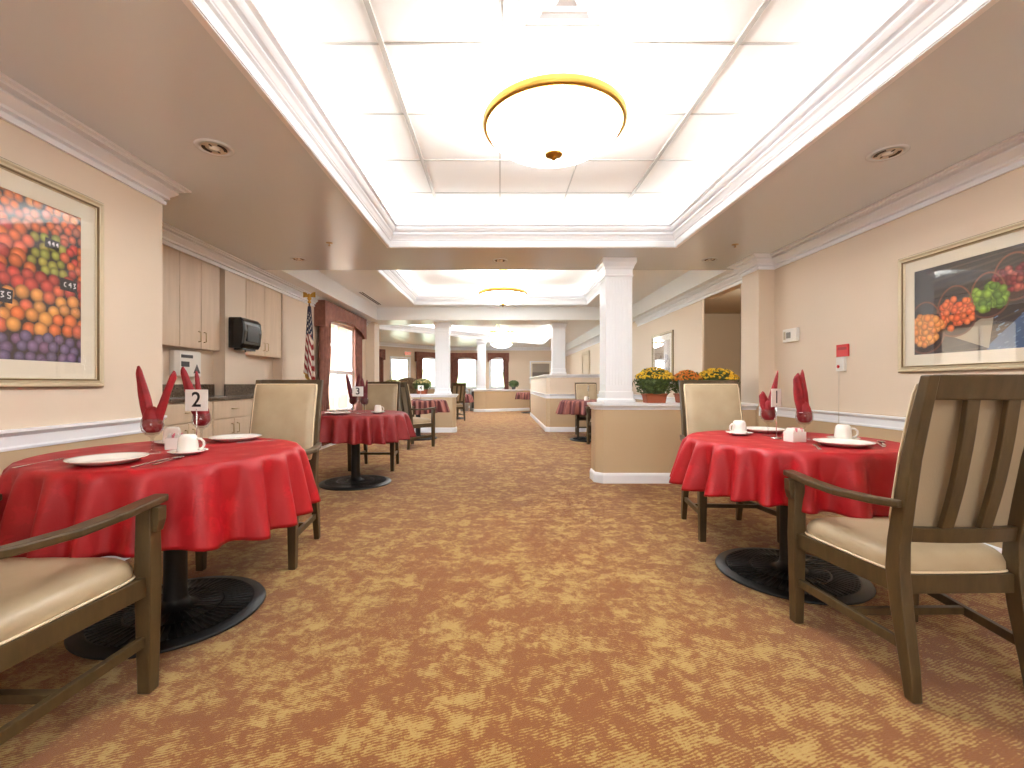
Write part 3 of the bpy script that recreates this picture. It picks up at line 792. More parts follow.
# small wall fittings
t = thing('thermostat', 'white thermostat box with grey display on the right wall', 'thermostat', (XR, 4.57, 1.565))
MB().box(-.035, -.001, -.11, .11, -.065, .065).build('housing', M_whitep, t, bevel=.006)
MB().box(-.038, -.034, -.02, .045, -.03, .03).build('display', mat('lcd', lin(128,122,112), .3), t)
mb = MB().box(-.038, -.034, .06, .09, -.04, .04); mb.build('label', mat('tan_plate', lin(190,176,150), .5), t)
t = thing('emergency_call_sign', 'red emergency sign plate on the right wall above a small white switch', 'sign', (XR, 3.895, 1.362))
MB().box(-.012, -.001, -.068, .068, -.052, .052).build('plate', M_redp, t, bevel=.002)
MB().box(-.014, -.0115, -.05, .05, .005, .028).build('marking', mat('dark_red_mark', lin(140,16,20), .5), t)
t = thing('pull_cord_switch', 'white pull cord switch with red button and hanging cord on the right wall', 'switch', (XR, 3.90, 1.245))
MB().box(-.03, -.001, -.045, .045, -.06, .06).build('box', M_whitep, t, bevel=.005)
MB().lathe([(0,.0),(.014,.0),(.014,.006),(0,.008)], 16, M=Matrix.Translation((-.030,.012,-.02)) @ Matrix.Rotation(-PI/2, 4, 'Y')).build('button', M_redp, t)
MB().cyl((-.036,0,-.06), (-.036,0,-.62), .0015, n=6).build('cord', mat('grey_cord', lin(190,180,164), .7), t)
t = thing('exit_sign', 'small lit red exit sign above the far glazed door', 'sign', tuple(MF @ Vector((4.0, -.03, 2.33))), math.atan2(MF[1][0], MF[0][0]))
MB().box(-.16, .16, -.03, .03, -.10, .10).build('housing', M_whitep, t, bevel=.006)
def text_mesh(txt, size, depth=.0006):
    c = bpy.data.curves.new('txt', 'FONT'); c.body = txt; c.size = size; c.extrude = depth; c.offset = size*.012; c.align_x = 'CENTER'; c.align_y = 'CENTER'
    o = bpy.data.objects.new('txt', c); C.objects.link(o); bpy.context.view_layer.update()
    me = bpy.data.meshes.new_from_object(o.evaluated_get(bpy.context.evaluated_depsgraph_get()))
    bpy.data.objects.remove(o); bpy.data.curves.remove(c); return me
def text_obj(name, txt, size, m, parent, loc, rot):
    me = text_mesh(txt, size); me.materials.clear(); me.materials.append(m)
    o = bpy.data.objects.new(name, me); C.objects.link(o); o.parent = parent; o.location = loc; o.rotation_euler = rot; return o
text_obj('lettering', 'EXIT', .15, M_exit, t, (0,-.032,0), (PI/2,0,0))

# ------------------------------------------------------------------ dining chair
def make_chair():
    t = thing('dining_armchair', '', 'chair', group='cream and taupe dining armchairs')
    fx, fy, rx, ry = .262, .265, .212, -.262
    for s in (-1, 1):
        MB().bar([(s*fx,fy,0,.040,.040),(s*fx,fy,.40,.054,.050),(s*fx,fy,.47,.052,.048),(s*fx,fy,.650,.046,.044)]).build('leg', M_wood, t, bevel=.003)
        MB().bar([(s*(fx+.030),fy+.0,.56,.014,.030),(s*(fx+.033),fy,.60,.026,.034),(s*(fx+.033),fy,.646,.026,.036)]).build('arm_bracket', M_wood, t, bevel=.002)
        MB().bar([(s*rx,ry+.010,0,.034,.036),(s*rx,ry+.022,.10,.038,.044),(s*rx,ry+.052,.28,.042,.054),(s*rx,ry+.070,.42,.042,.060),(s*rx,ry+.066,.52,.042,.054),
                  (s*rx,ry+.045,.66,.040,.050),(s*rx,ry+.018,.82,.038,.046),(s*rx,ry-.014,.96,.037,.042),(s*rx,ry-.050,1.104,.036,.036)]).build('rear_post', M_wood, t, bevel=.004)
        pts = [(s*(rx+.022),ry+.03,.662),(s*(rx+.045),ry+.12,.655),(s*(fx+.014),0,.650),(s*(fx+.016),.14,.655),(s*(fx+.012),fy+.0,.664),(s*(fx+.010),fy+.045,.667)]
        MB().beam(pts, [.030,.040,.052,.056,.054,.048], .026).build('armrest', M_wood, t, bevel=.006)
        MB().beam([(s*(rx+.001),ry+.06,.170),(s*(fx-.001),fy-.015,.184)], .020, .034).build('stretcher', M_wood, t, bevel=.002)
        MB().beam([(s*(rx+.002),ry+.09,.374),(s*(fx),fy-.02,.374)], .026, .066).build('seat_rail', M_wood, t, bevel=.002)
    MB().box(-.228, .228, -.006, .018, .163, .191).build('stretcher', M_wood, t, bevel=.002)
    MB().box(-fx+.02, fx-.02, fy-.013, fy+.013, .341, .407).build('seat_rail', M_wood, t, bevel=.002)
    MB().box(-rx+.018, rx-.018, ry+.055, ry+.081, .341, .407).build('seat_rail', M_wood, t, bevel=.002)
    # cushion
    def outline(k, n=48):
        o = []
        for i in range(n):
            a = 2*PI*i/n; ca, sa = math.cos(a), math.sin(a); e = .30
            u = math.copysign(abs(ca)**e, ca); v = math.copysign(abs(sa)**e, sa)
            y = .035 + v*.232*k; wid = (.240 + .018*v)*k
            o.append((u*wid, y))
        return o
    c = MB(); rings = []
    for k, z in ((.97,.424),(.995,.428),(1.0,.437),(.995,.452),(.965,.468),(.90,.480),(.75,.490),(.5,.497),(.2,.500),(.0,.5005)):
        rings.append([(x, y, z-.018+(z-.424)*.25) for x, y in outline(max(k, .002))])
    c.loft(rings, True, True); cu = c.build('seat_cushion', M_fab, t)
    pp = outline(1.006, 96); pp.append(pp[0])
    MB().tube([(x, y, .4115) for x, y in pp], .0042, 6).build('piping', M_pipe, cu, label='pale piping edge')
    # back: rails, two curved slats, upholstered pad
    def by(z):   # y of the post centre at height z
        tb = [(.42,.07),(.52,.066),(.66,.045),(.82,.018),(.96,-.014),(1.104,-.050)]
        for (a, p), (b, q) in zip(tb, tb[1:]):
            if z <= b: return ry + p + (q-p)*(z-a)/(b-a)
        return ry + tb[-1][1]
    def curved(z0, z1, th, off=0, n=6, x=rx-.017):
        m = MB(); rings = []
        for i in range(9):
            u = -1+2*i/8; xx = u*x; sag = -.018*(1-u*u)+off; r = []
            for z, dy in ((z0,-th/2),(z0,th/2),(z1,th/2),(z1,-th/2)): r.append((xx, by(z)+dy+sag, z))
            rings.append(r)
        m.loft(rings, False, True, True); return m
    curved(1.022, 1.106, .030).build('top_rail', M_wood, t, bevel=.005)
    curved(.524, .576, .028, .0).build('lower_rail', M_wood, t, bevel=.003)
    for x in (-.068, .068):
        m = MB(); rings = []
        for i in range(9):
            z = .570 + .458*i/8; w = .044
            bow = -.012 - .018*math.sin(PI*(i/8)*1.0)
            yc = by(z)+bow; rings.append([(x-w/2,yc-.011,z),(x+w/2,yc-.011,z),(x+w/2,yc+.009,z),(x-w/2,yc+.009,z)])
        m.loft(rings, False, True, True); m.build('slat', M_wood, t, bevel=.003)
    pd = MB(); n = 16
    front = []; back = []
    for i in range(n+1):
        z = .568 + .505*i/n; rw = []; rb = []
        for j in range(n+1):
            u = -1+2*j/n; v = -1+2*i/n; ed = (1-abs(u)**5)*(1-abs(v)**5)
            xx = u*(.208 if i not in (0, n) else .203)
            y = by(z) + .027
            rw.append((xx, y + .022 + .022*ed**.5, z)); rb.append((xx, y - .006*1, z))
        front.append(rw); back.append(rb)
    def grid(mb, g, flip):
        m = len(g[0]); vs = [p for r in g for p in r]
        fs = [((i*m+j, i*m+j+1, (i+1)*m+j+1, (i+1)*m+j) if not flip else (i*m+j, (i+1)*m+j, (i+1)*m+j+1, i*m+j+1)) for i in range(len(g)-1) for j in range(m-1)]
        mb.add(vs, fs, True)
    grid(pd, front, True)
    rim = [front[0][j] for j in range(n+1)] + [front[i][n] for i in range(1, n+1)] + [front[n][j] for j in range(n-1, -1, -1)] + [front[i][0] for i in range(n-1, 0, -1)]
    rimb = [back[0][j] for j in range(n+1)] + [back[i][n] for i in range(1, n+1)] + [back[n][j] for j in range(n-1, -1, -1)] + [back[i][0] for i in range(n-1, 0, -1)]
    pd.loft([rim, rimb], False, False, True)
    p = pd.build('back_pad', M_fab, t)
    MB().tube([(a, b+.001, c) for a, b, c in rim] + [rim[0]], .0045, 6).build('piping', M_pipe, p, label='pale piping edge')
    bk = MB(); grid(bk, [[(a, b-.002, c) for a, b, c in r] for r in back], False); bk.build('back_lining', M_fabback, p, label='tan woven fabric at the rear of the pad')
    return t
chair = make_chair()
G_CH = None
for loc, rz, lb in (
    ((1.61, 1.80), .02, 'taupe slat-back dining armchair with cream seat, back to us at the right table'),
    ((-1.523, 1.30), .0, 'taupe armchair with cream seat at left edge, only arm, seat and front leg seen'),
    ((-1.475, 2.905), PI+.03, 'cream padded-back armchair beyond the red table numbered 2'),
    ((1.66, 3.36), PI-.06, 'cream padded-back armchair beyond the right red table before the half wall'),
    ((-1.59, 5.88), PI, 'cream padded-back armchair beyond the red table numbered 3'),
    ((-1.52, 7.78), -.65, 'dark turned armchair in front of the plaid table on the left'),
    ((1.83, 9.42), PI, 'open-backed armchair beyond the plaid table on the right'),
    ((1.93, 8.0), .5, 'armchair turned from us at the right plaid table beside the fluted column'),
    ((-1.35, 13.4), .6, 'tiny distant armchair in front of the far left plaid table'),
    ((-1.9, 14.9), PI, 'tiny distant armchair behind the far left plaid table')):
    place(chair, (*loc, 0), rz, lb)
bpy.data.objects['dining_armchair.001'].scale = (1.1, 1.12, 1.0)

# ------------------------------------------------------------------ tables
TZ = .765
def make_table():
    t = thing('pedestal_table', '', 'table', group='round pedestal dining tables')
    b = MB().lathe([(.375,0),(.38,.006),(.375,.014),(.33,.020),(.325,.024),(.32,.020),(.20,.026),(.195,.031),(.19,.027),(.10,.032),(.07,.04),(.055,.06),(.05,.07)], 72)
    for i in range(60):
        a = 2*PI*i/60; M = Matrix.Rotation(a, 4, 'Z')
        b.loft([[(.20,-.004,.022),(.20,.004,.022),(.20,.003,.030),(.20,-.003,.030)], [(.318,-.006,.016),(.318,.006,.016),(.318,.004,.0245),(.318,-.004,.0245)]], M=M)
    for i in range(32):
        a = 2*PI*i/32; M = Matrix.Rotation(a, 4, 'Z')
        b.loft([[(.09,-.003,.028),(.09,.003,.028),(.09,.002,.036),(.09,-.002,.036)], [(.188,-.005,.024),(.188,.005,.024),(.188,.003,.031),(.188,-.003,.031)]], M=M)
    b.build('base_plate', M_iron, t)
    MB().lathe([(.055,.05),(.05,.07),(.048,.12),(.046,.66),(.05,.70)], 28).build('column', M_iron, t)
    s = MB()
    for k in range(4):
        s.beam([(0,0,.695),(.36*math.cos(k*PI/2+PI/4), .36*math.sin(k*PI/2+PI/4), .712)], .04, .02)
    s.build('spider', M_iron, t)
    MB().lathe([(0,.722),(.52,.722),(.53,.728),(.53,.750),(.52,.756),(0,.756)], 64).build('tabletop', M_tabletop, t, label='laminate top')
    return t
tab = make_table()
def cloth(loc, m, label, seed, drop=.275, R=.535, folds=22):
    rr = random.Random(seed); mb = MB(); n = 288; ph = [rr.uniform(0, 2*PI) for _ in range(8)]
    # uneven fold phase so folds vary in width
    def fold(a):
        q = math.sin(folds*a + .9*math.sin(2*a+ph[0]) + .8*math.sin(3*a+ph[1]) + .5*math.sin(5*a+ph[4])); return math.copysign(abs(q)**.8, q) - .15
    def amp(a): return .62 + .38*math.sin(2*a+ph[2])*math.sin(3*a+ph[3])
    rings = []
    zt = TZ-.004
    tops = [0.0005, .1, .2, .3, .4, .47, .505]
    for r in tops: rings.append([(r*math.cos(2*PI*i/n), r*math.sin(2*PI*i/n), zt + (.0008*math.sin(9*r*math.cos(2*PI*i/n)*6+ph[5])*(r > .05))) for i in range(n)])
    K = 22
    for k in range(K+1):
        u = k/K; ring = []
        for i in range(n):
            a = 2*PI*i/n; f = fold(a); am = amp(a)
            if u < .12:
                q = u/.12*PI/2; base_r = .519 + .022*math.sin(q); z = zt - .022*(1-math.cos(q)); r = base_r + .005*f*u/.12
            else:
                w = (u-.12)/.88
                sh = f*(1 if f > 0 else .8)
                dr = drop*(1 + .03*math.sin(4*a+ph[6]) + .035*math.sin(3*a+ph[7])) 
                z = zt - .022 - (dr-.022)*w
                r = .545 + .042*w + (.009 + .068*am*w**.55)*sh + .004*math.sin(23*a+4*w+ph[2])*w
                r = max(r, .538 - .03*max(0, w-.25))
            ring.append((r*math.cos(a), r*math.sin(a), z))
        rings.append(ring)
    hem = [(x*.997, y*.997, z+.001) for x, y, z in rings[-1]]; rings.append(hem)
    mb.loft(rings, True, False)
    o = mb.build('tablecloth', m); o.location = loc
    so = o.modifiers.new('s', 'SOLIDIFY'); so.thickness = .0015; so.offset = 0
    return tag(o, label, 'tablecloth', 'round draped tablecloths')
TBL = {'a': (-1.53, 2.145), 'b': (1.64, 2.58), 'c': (-1.57, 4.95), 'd': (-1.62, 9.0), 'e': (1.72, 8.75), 'f': (-1.45, 14.2), 'g': (1.16, 17.0)}
for k, m, lb, cl, dr in (
    ('a', M_red, 'round pedestal table numbered 2 on a black ribbed iron base, front left', 'bright red damask tablecloth on the front left table numbered 2', .31),
    ('b', M_red, 'round pedestal table on a black ribbed iron base, front right', 'bright red damask tablecloth on the front right table', .265),
    ('c', M_red3, 'round pedestal table numbered 3 on a black iron base, near the left window', 'brick red tablecloth on the table numbered 3 near the left window', .27),
    ('d', M_plaid, 'round pedestal table before the left half wall column', 'burgundy striped tablecloth on the left table before the half wall', .24),
    ('e', M_plaid, 'round pedestal table before the tall half wall on the right', 'burgundy striped tablecloth on the right table before the tall half wall', .25),
    ('f', M_plaid, 'tiny distant round table left of the aisle', 'dark striped tablecloth on the distant table left of the aisle', .25),
    ('g', M_plaid, 'tiny distant round table right of the aisle beside the tall half wall end', 'dark striped tablecloth on the distant table right of the aisle', .25)):
    place(tab, (*TBL[k], 0), 0, lb)
    cloth((*TBL[k], 0), m, cl, ord(k)*3+1, dr)

# ------------------------------------------------------------------ tableware
Z = TZ - .002
def m_plate():
    mb = MB().lathe([(0,.006),(.075,.006),(.088,.009),(.118,.021),(.129,.024),(.130,.022),(.118,.016),(.09,.003),(.075,.0),(0,.0)], 56)
    return tag(mb.build('dinner_plate', M_china), '', 'plate', 'white dinner plates')
def m_saucer():
    mb = MB().lathe([(0,.005),(.028,.005),(.045,.008),(.070,.017),(.076,.019),(.077,.017),(.06,.010),(.035,.0),(0,.0)], 44)
    return tag(mb.build('saucer', M_china), '', 'saucer', 'white saucers')
def m_mug():
    t = thing('coffee_mug', '', 'mug', group='white mugs turned upside down')
    MB().lathe([(.0395,.0),(.042,.002),(.041,.02),(.037,.06),(.034,.074),(.030,.078),(.028,.082),(.025,.082),(.024,.078),(0,.078)], 40).build('body', M_china, t)
    MB().tube([(.036,0,.062),(.052,0,.062),(.064,0,.050),(.066,0,.034),(.058,0,.020),(.040,0,.014)], .0052, 10).build('handle', M_china, t)
    return t
def m_goblet():
    mb = MB().lathe([(0,.002),(.034,.002),(.035,.004),(.030,.007),(.010,.012),(.006,.018),(.0055,.05),(.008,.058),(.006,.066),(.010,.076),(.026,.086),(.040,.105),(.044,.125),(.041,.145),(.0395,.158),(.038,.158),(.0395,.145),(.0425,.125),(.038,.106),(.024,.089),(0,.082)], 40)
    return tag(mb.build('stemmed_goblet', M_goblet), '', 'goblet', 'stemmed glass goblets holding napkins')
def napkin(loc, rz, ears, label, m=M_nap, seed=1):
    """folded into a knot in the bowl with rolled ears: ears = (dx, dy, dz, width)"""
    R = random.Random(seed); mb = MB()
    rings = []
    for r, z in ((.006,.094),(.022,.097),(.032,.110),(.036,.128),(.034,.148),(.033,.162),(.030,.180),(.022,.20),(.008,.212)):
        rings.append([(r*(1+.12*math.sin(5*a+z*40))*math.cos(a), r*(1+.12*math.sin(5*a+z*40))*math.sin(a), z) for a in [2*PI*i/30 for i in range(30)]])
    mb.loft(rings, True, True)
    for k, (dx, dy, dz, w) in enumerate(ears):
        n = 26; rings = []
        for i in range(13):
            u = i/12; z = .135 + (dz-.135)*u
            cx = dx*(.16 + .84*u**1.05); cy = dy*(.16+.84*u)
            rad = w*(1.05 + .12*math.sin(PI*min(1, u*1.3)) - .42*u**2.5) if u < .97 else w*.38
            fl = .62 + .1*math.sin(u*3+k)
            tw = .9*u + k*1.3
            ring = []
            for j in range(n):
                a = 2*PI*j/n
                q = 1 + .24*math.sin(2.0*a+tw*2+u*2) + .10*math.sin(5*a+u*5+k)      # rolled, lapped edge
                px, py = rad*q*math.cos(a), rad*q*fl*math.sin(a)
                ring.append((cx + px*math.cos(tw*.4) - py*math.sin(tw*.4), cy + px*math.sin(tw*.4) + py*math.cos(tw*.4), z + .010*math.cos(a+tw)*u))
            rings.append(ring)
        mb.loft(rings, True, True)
    o = mb.build('folded_napkin', m); o.location = (*loc, Z); o.rotation_euler = (0,0,rz)
    return tag(o, label, 'napkin', 'napkins folded with upright ears')
def m_fork():
    t = MB(); t.loft([[(-w/2,y,z),(w/2,y,z),(w/2,y,z+h),(-w/2,y,z+h)] for y, w, z, h in ((-.095,.016,.001,.002),(-.06,.013,.002,.002),(0,.006,.004,.002),(.035,.007,.005,.002),(.05,.020,.004,.002),(.058,.022,.003,.002))])
    for x in (-.009,-.003,.003,.009): t.loft([[(x-.0014,.057,.003),(x+.0014,.057,.003),(x+.0014,.057,.005),(x-.0014,.057,.005)],[(x*.9-.001,.10,.006),(x*.9+.001,.10,.006),(x*.9+.001,.10,.007),(x*.9-.001,.10,.007)]])
    return tag(t.build('dinner_fork', M_steel), '', 'fork', 'steel forks')
def m_knife():
    t = MB(); t.loft([[(-w/2,y,.001),(w/2,y,.001),(w/2,y,.001+h),(-w/2,y,.001+h)] for y, w, h in ((-.115,.012,.004),(-.10,.016,.005),(-.02,.011,.005),(0,.012,.003),(.05,.019,.0015),(.09,.017,.0012),(.113,.004,.001))])
    return tag(t.build('dinner_knife', M_steel), '', 'knife', 'steel knives')
def m_spoon():
    t = MB(); t.loft([[(-w/2,y,z),(w/2,y,z),(w/2,y,z+.002),(-w/2,y,z+.002)] for y, w, z in ((-.085,.015,.001),(-.05,.012,.002),(0,.006,.004),(.04,.006,.004))])
    t.lathe([(.0,.001),(.012,.003),(.018,.008),(.019,.009),(.016,.009),(.011,.005),(0,.003)], 24, M=Matrix.Translation((0,.062,0)) @ Matrix.Diagonal((1,1.5,1,1)))
    return tag(t.build('spoon', M_steel), '', 'spoon', 'steel spoons')
def m_caddy():
    t = thing('sweetener_caddy', '', 'caddy', group='white caddies of sweetener packets')
    mb = MB(); h = .055
    mb.box(-.042,.042,-.033,.033,0,.004).box(-.042,-.039,-.033,.033,.004,h).box(.039,.042,-.033,.033,.004,h).box(-.039,.039,-.033,-.030,.004,h).box(-.039,.039,.030,.033,.004,h)
    mb.build('holder', M_china, t, bevel=.002)
    mp, mq = mat('pink_packet', lin(226,128,140), .6), mat('white_packet', lin(238,234,226), .6)
    for k in range(14):
        x = -.036 + k*.0052
        MB().box(x, x+.0022, -.026, .026, .008, .062 + .006*((k*7) % 3)).build('packet', mp if k in (4,5,11) else mq, t, label='pink sweetener packet' if k in (4,5,11) else None)
    return t
def number_card(txt, loc, rz, label, s=1.0, w=.115, h=.103, zb=.182):
    t = thing('number_stand', label, 'table number', (*loc, Z), rz, 'table number cards on stands')
    MB().lathe([(0,0),(.03,0),(.03,.004),(.008,.008),(.003,.012)], 28).build('foot', M_steel, t)
    MB().cyl((0,0,.008), (0,0,zb+.01), .0025, n=8).build('rod', M_steel, t)
    MB().box(-w/2, w/2, -.0015, .0015, zb, zb+h).build('card', M_card, t)
    if not txt: return
    text_obj('digit', txt, h*.98, M_ink, t, (0,-.0023,zb+h*.5), (PI/2,0,0))
    text_obj('digit', txt, h*.98, M_ink, t, (0,.0023,zb+h*.5), (PI/2,0,PI))
plate, saucer, mug, gob, fork, knife, spoon, caddy = m_plate(), m_saucer(), m_mug(), m_goblet(), m_fork(), m_knife(), m_spoon(), m_caddy()
def pl(p, x, y, rz, lb, dz=0): return place(p, (x, y, Z+dz), rz, lb)
A, B, D3 = 'table numbered 2', 'front right table', 'table numbered 3'
# table 2
pl(plate, -1.55, 1.80, 0, 'white plate at the near side of the red '+A)
pl(plate, -1.465, 2.52, 0, 'white plate at the far side of the red '+A)
pl(saucer, -1.385, 2.02, 0, 'white saucer under the mug on the red '+A)
pl(mug, -1.385, 2.02, .15, 'upside-down white mug on saucer on the red '+A, .0065)
pl(caddy, -1.565, 2.20, .5, 'white sweetener caddy on the red '+A)
pl(saucer, -1.70, 2.36, 0, 'white saucer behind the goblets on the red '+A)
pl(mug, -1.70, 2.36, 2.4, 'white mug half hidden behind the near goblet on the red '+A, .0065)
pl(gob, -1.555, 2.035, 0, 'glass goblet with wide V napkin behind the near plate on the '+A)
napkin((-1.555, 2.035), 0, [(-.072,.01,.385,.0175),(.10,.0,.362,.017)], 'red napkin with two ears in a wide V, nearer one on the '+A, seed=2)
pl(gob, -1.555, 2.37, 0, 'glass goblet behind the number card on the '+A)
napkin((-1.555, 2.37), .2, [(-.090,.0,.392,.0175),(-.03,.02,.37,.0165)], 'red napkin with ears leaning left behind the 2 card on the '+A, seed=3)
number_card('2', (-1.467, 2.20), -.08, 'white card reading 2 on a thin metal stand')
pl(fork, -1.80, 1.78, 0, 'steel fork left of the near plate on the '+A)
pl(knife, -1.375, 1.80, .1, 'steel knife beside the near plate on the '+A)
pl(spoon, -1.335, 1.83, .05, 'steel spoon right of the knife on the '+A)
pl(fork, -1.31, 2.45, -1.1, 'steel fork right of the far plate on the '+A)
# right table
pl(saucer, 1.462, 2.78, 0, 'white saucer at the left of the '+B)
pl(mug, 1.462, 2.78, PI+.2, 'upside-down white mug at the left of the '+B, .0065)
pl(plate, 1.72, 2.96, 0, 'white plate at the far side of the '+B)
pl(gob, 1.615, 2.74, 0, 'left glass goblet beside the narrow number card on the '+B)
napkin((1.615, 2.74), 0, [(-.03,.02,.26,.022),(.056,.0,.385,.021)], 'red napkin leaning right in the left goblet of the '+B, seed=4)
number_card('1', (1.585, 2.61), .6, 'white number card turned nearly edge-on in front of the left goblet')
pl(caddy, 1.60, 2.47, .2, 'white caddy with pink packets in the middle of the '+B)
pl(gob, 1.715, 2.565, 0, 'right glass goblet behind the sweetener caddy on the '+B)
napkin((1.715, 2.565), 0, [(-.045,.0,.365,.026),(.0,.02,.385,.024)], 'red napkin standing upright in the right goblet of the '+B, seed=5)
pl(plate, 1.735, 2.30, 0, 'white plate at the near side of the '+B)
pl(saucer, 1.885, 2.50, 0, 'white saucer behind the near plate on the '+B)
pl(mug, 1.885, 2.50, -.4, 'upside-down white mug behind the near plate on the '+B, .0065)
pl(knife, 1.565, 2.25, -.5, 'steel knife left of the near plate on the '+B)
pl(fork, 1.935, 2.32, -.5, 'steel fork right of the near plate on the '+B)
pl(spoon, 1.985, 2.36, -.6, 'steel spoon at the right edge of the '+B)
# table 3
pl(plate, -1.66, 4.66, 0, 'white plate at the near side of the red '+D3)
pl(plate, -1.80, 5.08, 0, 'white plate at the left of the red '+D3)
pl(saucer, -1.30, 4.85, 0, 'white saucer at the right of the red '+D3)
pl(mug, -1.30, 4.85, -.2, 'upside-down white mug at the right of the red '+D3, .0065)
pl(gob, -1.60, 4.95, 0, 'glass goblet left of the 3 card on the '+D3)
napkin((-1.60, 4.95), 0, [(-.07,.0,.41,.017),(.07,.0,.41,.02)], 'burgundy napkin with two ears on the '+D3, M_napdk, 6)
pl(gob, -1.46, 4.90, 0, 'glass goblet behind the 3 card on the '+D3)
napkin((-1.46, 4.98), .4, [(-.03,.0,.37,.02),(.03,.02,.35,.02)], 'burgundy napkin behind the 3 card on the '+D3, M_napdk, 7).location.y = 4.90
number_card('3', (-1.50, 4.80), 0, 'white card reading 3 on a thin metal stand')
number_card('4', (-1.55, 8.9), 0, 'small distant white number card on the left striped table')
pl(plate, -1.42, 8.75, 0, 'tiny white plate on the left striped table')
pl(mug, -1.75, 8.8, 0, 'tiny white mug on the left striped table')
pl(mug, 1.62, 8.55, 0, 'tiny white mug on the right striped table')
number_card('', (1.70, 8.75), 1.2, 'small distant number card on the right striped table')

# ------------------------------------------------------------------ potted mums
def mum(loc, label, petal, seed, w=.215, h=.29, potm=M_terra, rectpot=True):
    R = random.Random(seed)
    t = thing('potted_chrysanthemum', label, 'potted plant', loc, 0, 'potted chrysanthemums')
    p = MB()
    if rectpot: p.bar([(0,0,0,.20,.15),(0,0,.085,.225,.17),(0,0,.086,.24,.185),(0,0,.105,.24,.185)])
    else: p.lathe([(0,0),(.07,0),(.095,.1),(.10,.1),(.10,.12),(0,.12)], 24)
    p.build('pot', potm, t, bevel=.004)
    fo = MB(); zc = .10 + h*.42
    fo.lathe([(.02,.09),(w*.5,.10),(w*.8,zc-.03),(w*.82,zc+.04),(w*.55,zc+h*.40),(.0,zc+h*.48)], 20)
    for i in range(900):
        a = R.uniform(0, 2*PI); ph = R.uniform(-.75, 1.3); rr = R.uniform(.82, 1.06)
        c = Vector((w*rr*math.cos(ph)*math.cos(a), w*rr*math.cos(ph)*math.sin(a), zc + h*.55*rr*math.sin(ph)))
        if c.z < .075: c.z = .075 + R.random()*.03
        nn = Vector((math.cos(a)*math.cos(ph), math.sin(a)*math.cos(ph), math.sin(ph)+R.uniform(-.5,.5))).normalized()
        u = nn.cross(Vector((R.uniform(-1,1),R.uniform(-1,1),R.uniform(-1,1)))).normalized(); v = (nn.cross(u) + nn*.5).normalized()
        s = R.uniform(.012,.022)
        fo.add([c-u*s*.5, c+v*s*.9-u*s*.1+nn*s*.2, c+v*s*1.7, c+v*s*.9+u*s*.6, c+u*s*.5], [(0,1,2,3,4)])
    fo.build('foliage', M_leaf, t)
    b = MB()
    for i in range(330):
        a = R.uniform(0, 2*PI); ph = math.asin(min(1, R.uniform(.3, 1.0)))
        k = R.uniform(.98,1.10)
        c = Vector((w*k*math.cos(ph)*math.cos(a), w*k*math.cos(ph)*math.sin(a), zc + h*.55*k*math.sin(ph)))
        nn = Vector((math.cos(a)*math.cos(ph), math.sin(a)*math.cos(ph), math.sin(ph)+.35)).normalized()
        M = Matrix.Translation(c) @ nn.to_track_quat('Z', 'Y').to_matrix().to_4x4()
        r = R.uniform(.011,.017); m = 10
        vs = [(0,0,r*.5)]
        for j in range(m*2):
            rr = r if j % 2 == 0 else r*.72
            vs.append((rr*math.cos(PI*j/m), rr*math.sin(PI*j/m), -.1*r))
        for j in range(m*2): vs.append((r*.55*math.cos(PI*j/m), r*.55*math.sin(PI*j/m), r*.4))
        fs = [(1+j, 1+(j+1)%(2*m), 1+2*m+(j+1)%(2*m), 1+2*m+j) for j in range(2*m)] + [(0, 1+2*m+j, 1+2*m+(j+1)%(2*m)) for j in range(2*m)]
        b.add(vs, fs, False, M)
    b.build('blossoms', petal, t)
CZ = .865
mum((1.725, 5.09, CZ), 'yellow chrysanthemum in a terracotta trough on the half wall beside the fluted column', M_yel, 1, .205)
mum((2.10, 5.11, CZ), 'orange chrysanthemum between the two yellow ones on the half wall', M_org, 2, .155, .26)
mum((2.42, 5.09, CZ), 'yellow chrysanthemum on the half wall nearest the right pilaster', M_yel, 3, .225, .28)
mum((-1.75, 10.24, .85), 'pale yellow chrysanthemum on the left half wall beside its column', M_pale, 4, .20, .24)
mum((-2.42, 10.24, .85), 'pale chrysanthemum at the window end of the left half wall', M_pale, 5, .21, .22)
mum((.55, 18.2, .86), 'dark green potted plant on the distant half wall', M_leaf, 6, .2, .26, M_darkp, False)

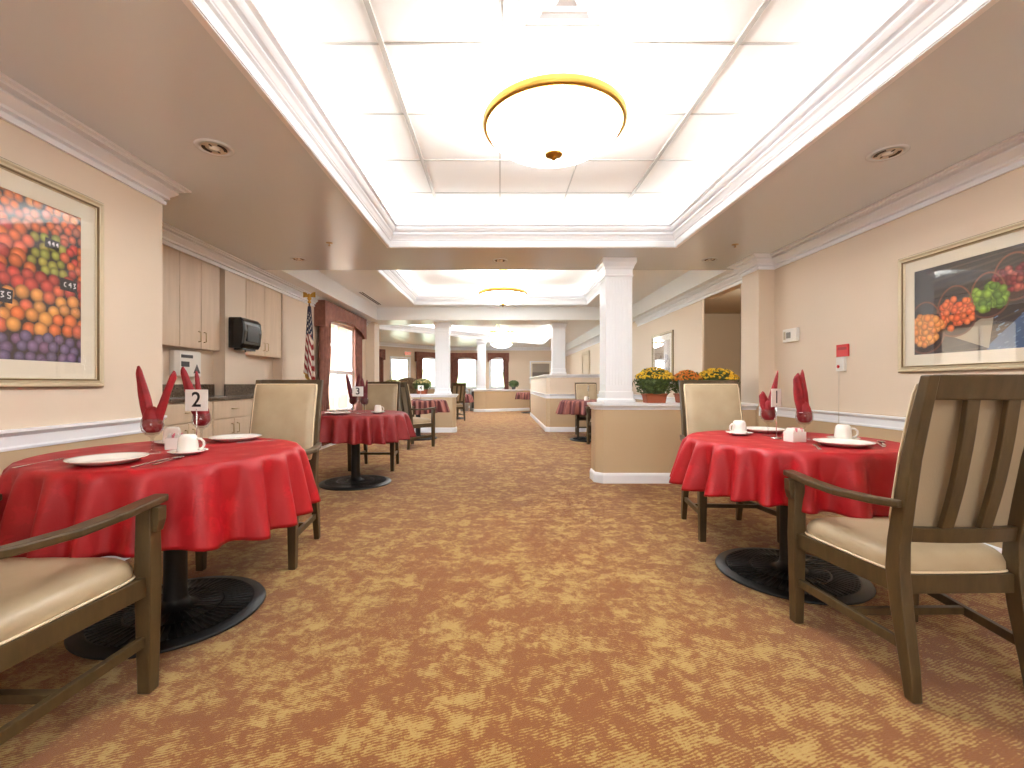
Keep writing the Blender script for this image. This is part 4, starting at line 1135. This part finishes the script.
# patterned wing chair beyond the left half wall
t = thing('wing_chair', 'round-topped patterned upholstered chair beyond the left half wall', 'armchair', (-2.35, 11.6, 0), .2)
mb = MB(); rings = []
for k in range(13):
    u = -1+2*k/12; x = u*.38; zt = 1.24 - .16*u*u; y = .10*u*u
    rings.append([(x,-.06-y,.35),(x,.08-y,.35),(x,.08-y,zt),(x,-.06-y,zt)])
mb.loft(rings).build('backrest', M_rustfab, t, bevel=.03)
MB().box(-.33, .33, .05, .62, .30, .46).build('seat', M_rustfab, t, bevel=.04)
for s in (-1, 1):
    MB().box(s*.40-.06, s*.40+.06, -.1, .60, .28, .64).build('arm', M_rustfab, t, bevel=.04)
    for y in (-.05, .52): MB().bar([(s*.36,y,0,.035,.035),(s*.36,y,.30,.05,.05)]).build('leg', M_wood, t)
# two bins at the far end
for i, (x, y, lb) in enumerate(((-1.42, 18.2, 'left grey round-topped waste bin at the far end of the aisle'), (-1.05, 18.25, 'right grey waste bin beside the far column'))):
    t = thing('waste_bin', lb, 'bin', (x, y, 0), 0, 'grey waste bins')
    MB().lathe([(0,0),(.165,0),(.17,.70),(.18,.72),(.17,.80),(.12,.90),(0,.94)], 28).build('body', M_bin, t)
    MB().box(-.08, .08, -.19, -.14, .12 if i else .5, .78).build('opening', M_darkp, t, bevel=.01)

# added soft fill light behind the viewpoint; the back wall has no windows
l = bpy.data.lights.new('rear_fill_light', 'AREA'); l.shape = 'RECTANGLE'; l.size = 4.4; l.size_y = 1.6; l.energy = 85; l.color = (.9,.95,1)
o = bpy.data.objects.new('rear_fill_light', l); o.location = (.3,-3.45,1.35); o.rotation_euler = (PI/2+.55,0,0); C.objects.link(o)

# ------------------------------------------------------------------ camera, world, settings
cam = bpy.data.cameras.new('camera'); co = bpy.data.objects.new('camera', cam); C.objects.link(co)
co.location = (0, 0, 1.075); co.rotation_euler = (PI/2, 0, 0)
cam.sensor_width = 36; cam.lens = 36*455/1024; cam.shift_x = 12/1024; cam.clip_start = .05; cam.clip_end = 300
S.camera = co
w = bpy.data.worlds.new('world'); S.world = w; w.use_nodes = True
bg = w.node_tree.nodes['Background']; bg.inputs[0].default_value = (.86,.92,1,1); bg.inputs[1].default_value = 9.0
S.view_settings.view_transform = 'Standard'; S.view_settings.look = 'None'; S.view_settings.gamma = 1; S.view_settings.use_curve_mapping = False
S.view_settings.exposure = 0.62
cy = S.cycles
cy.use_denoising = True; cy.max_bounces = 9; cy.diffuse_bounces = 6; cy.glossy_bounces = 3; cy.transparent_max_bounces = 12
cy.sample_clamp_indirect = 6; cy.caustics_reflective = False; cy.caustics_refractive = False
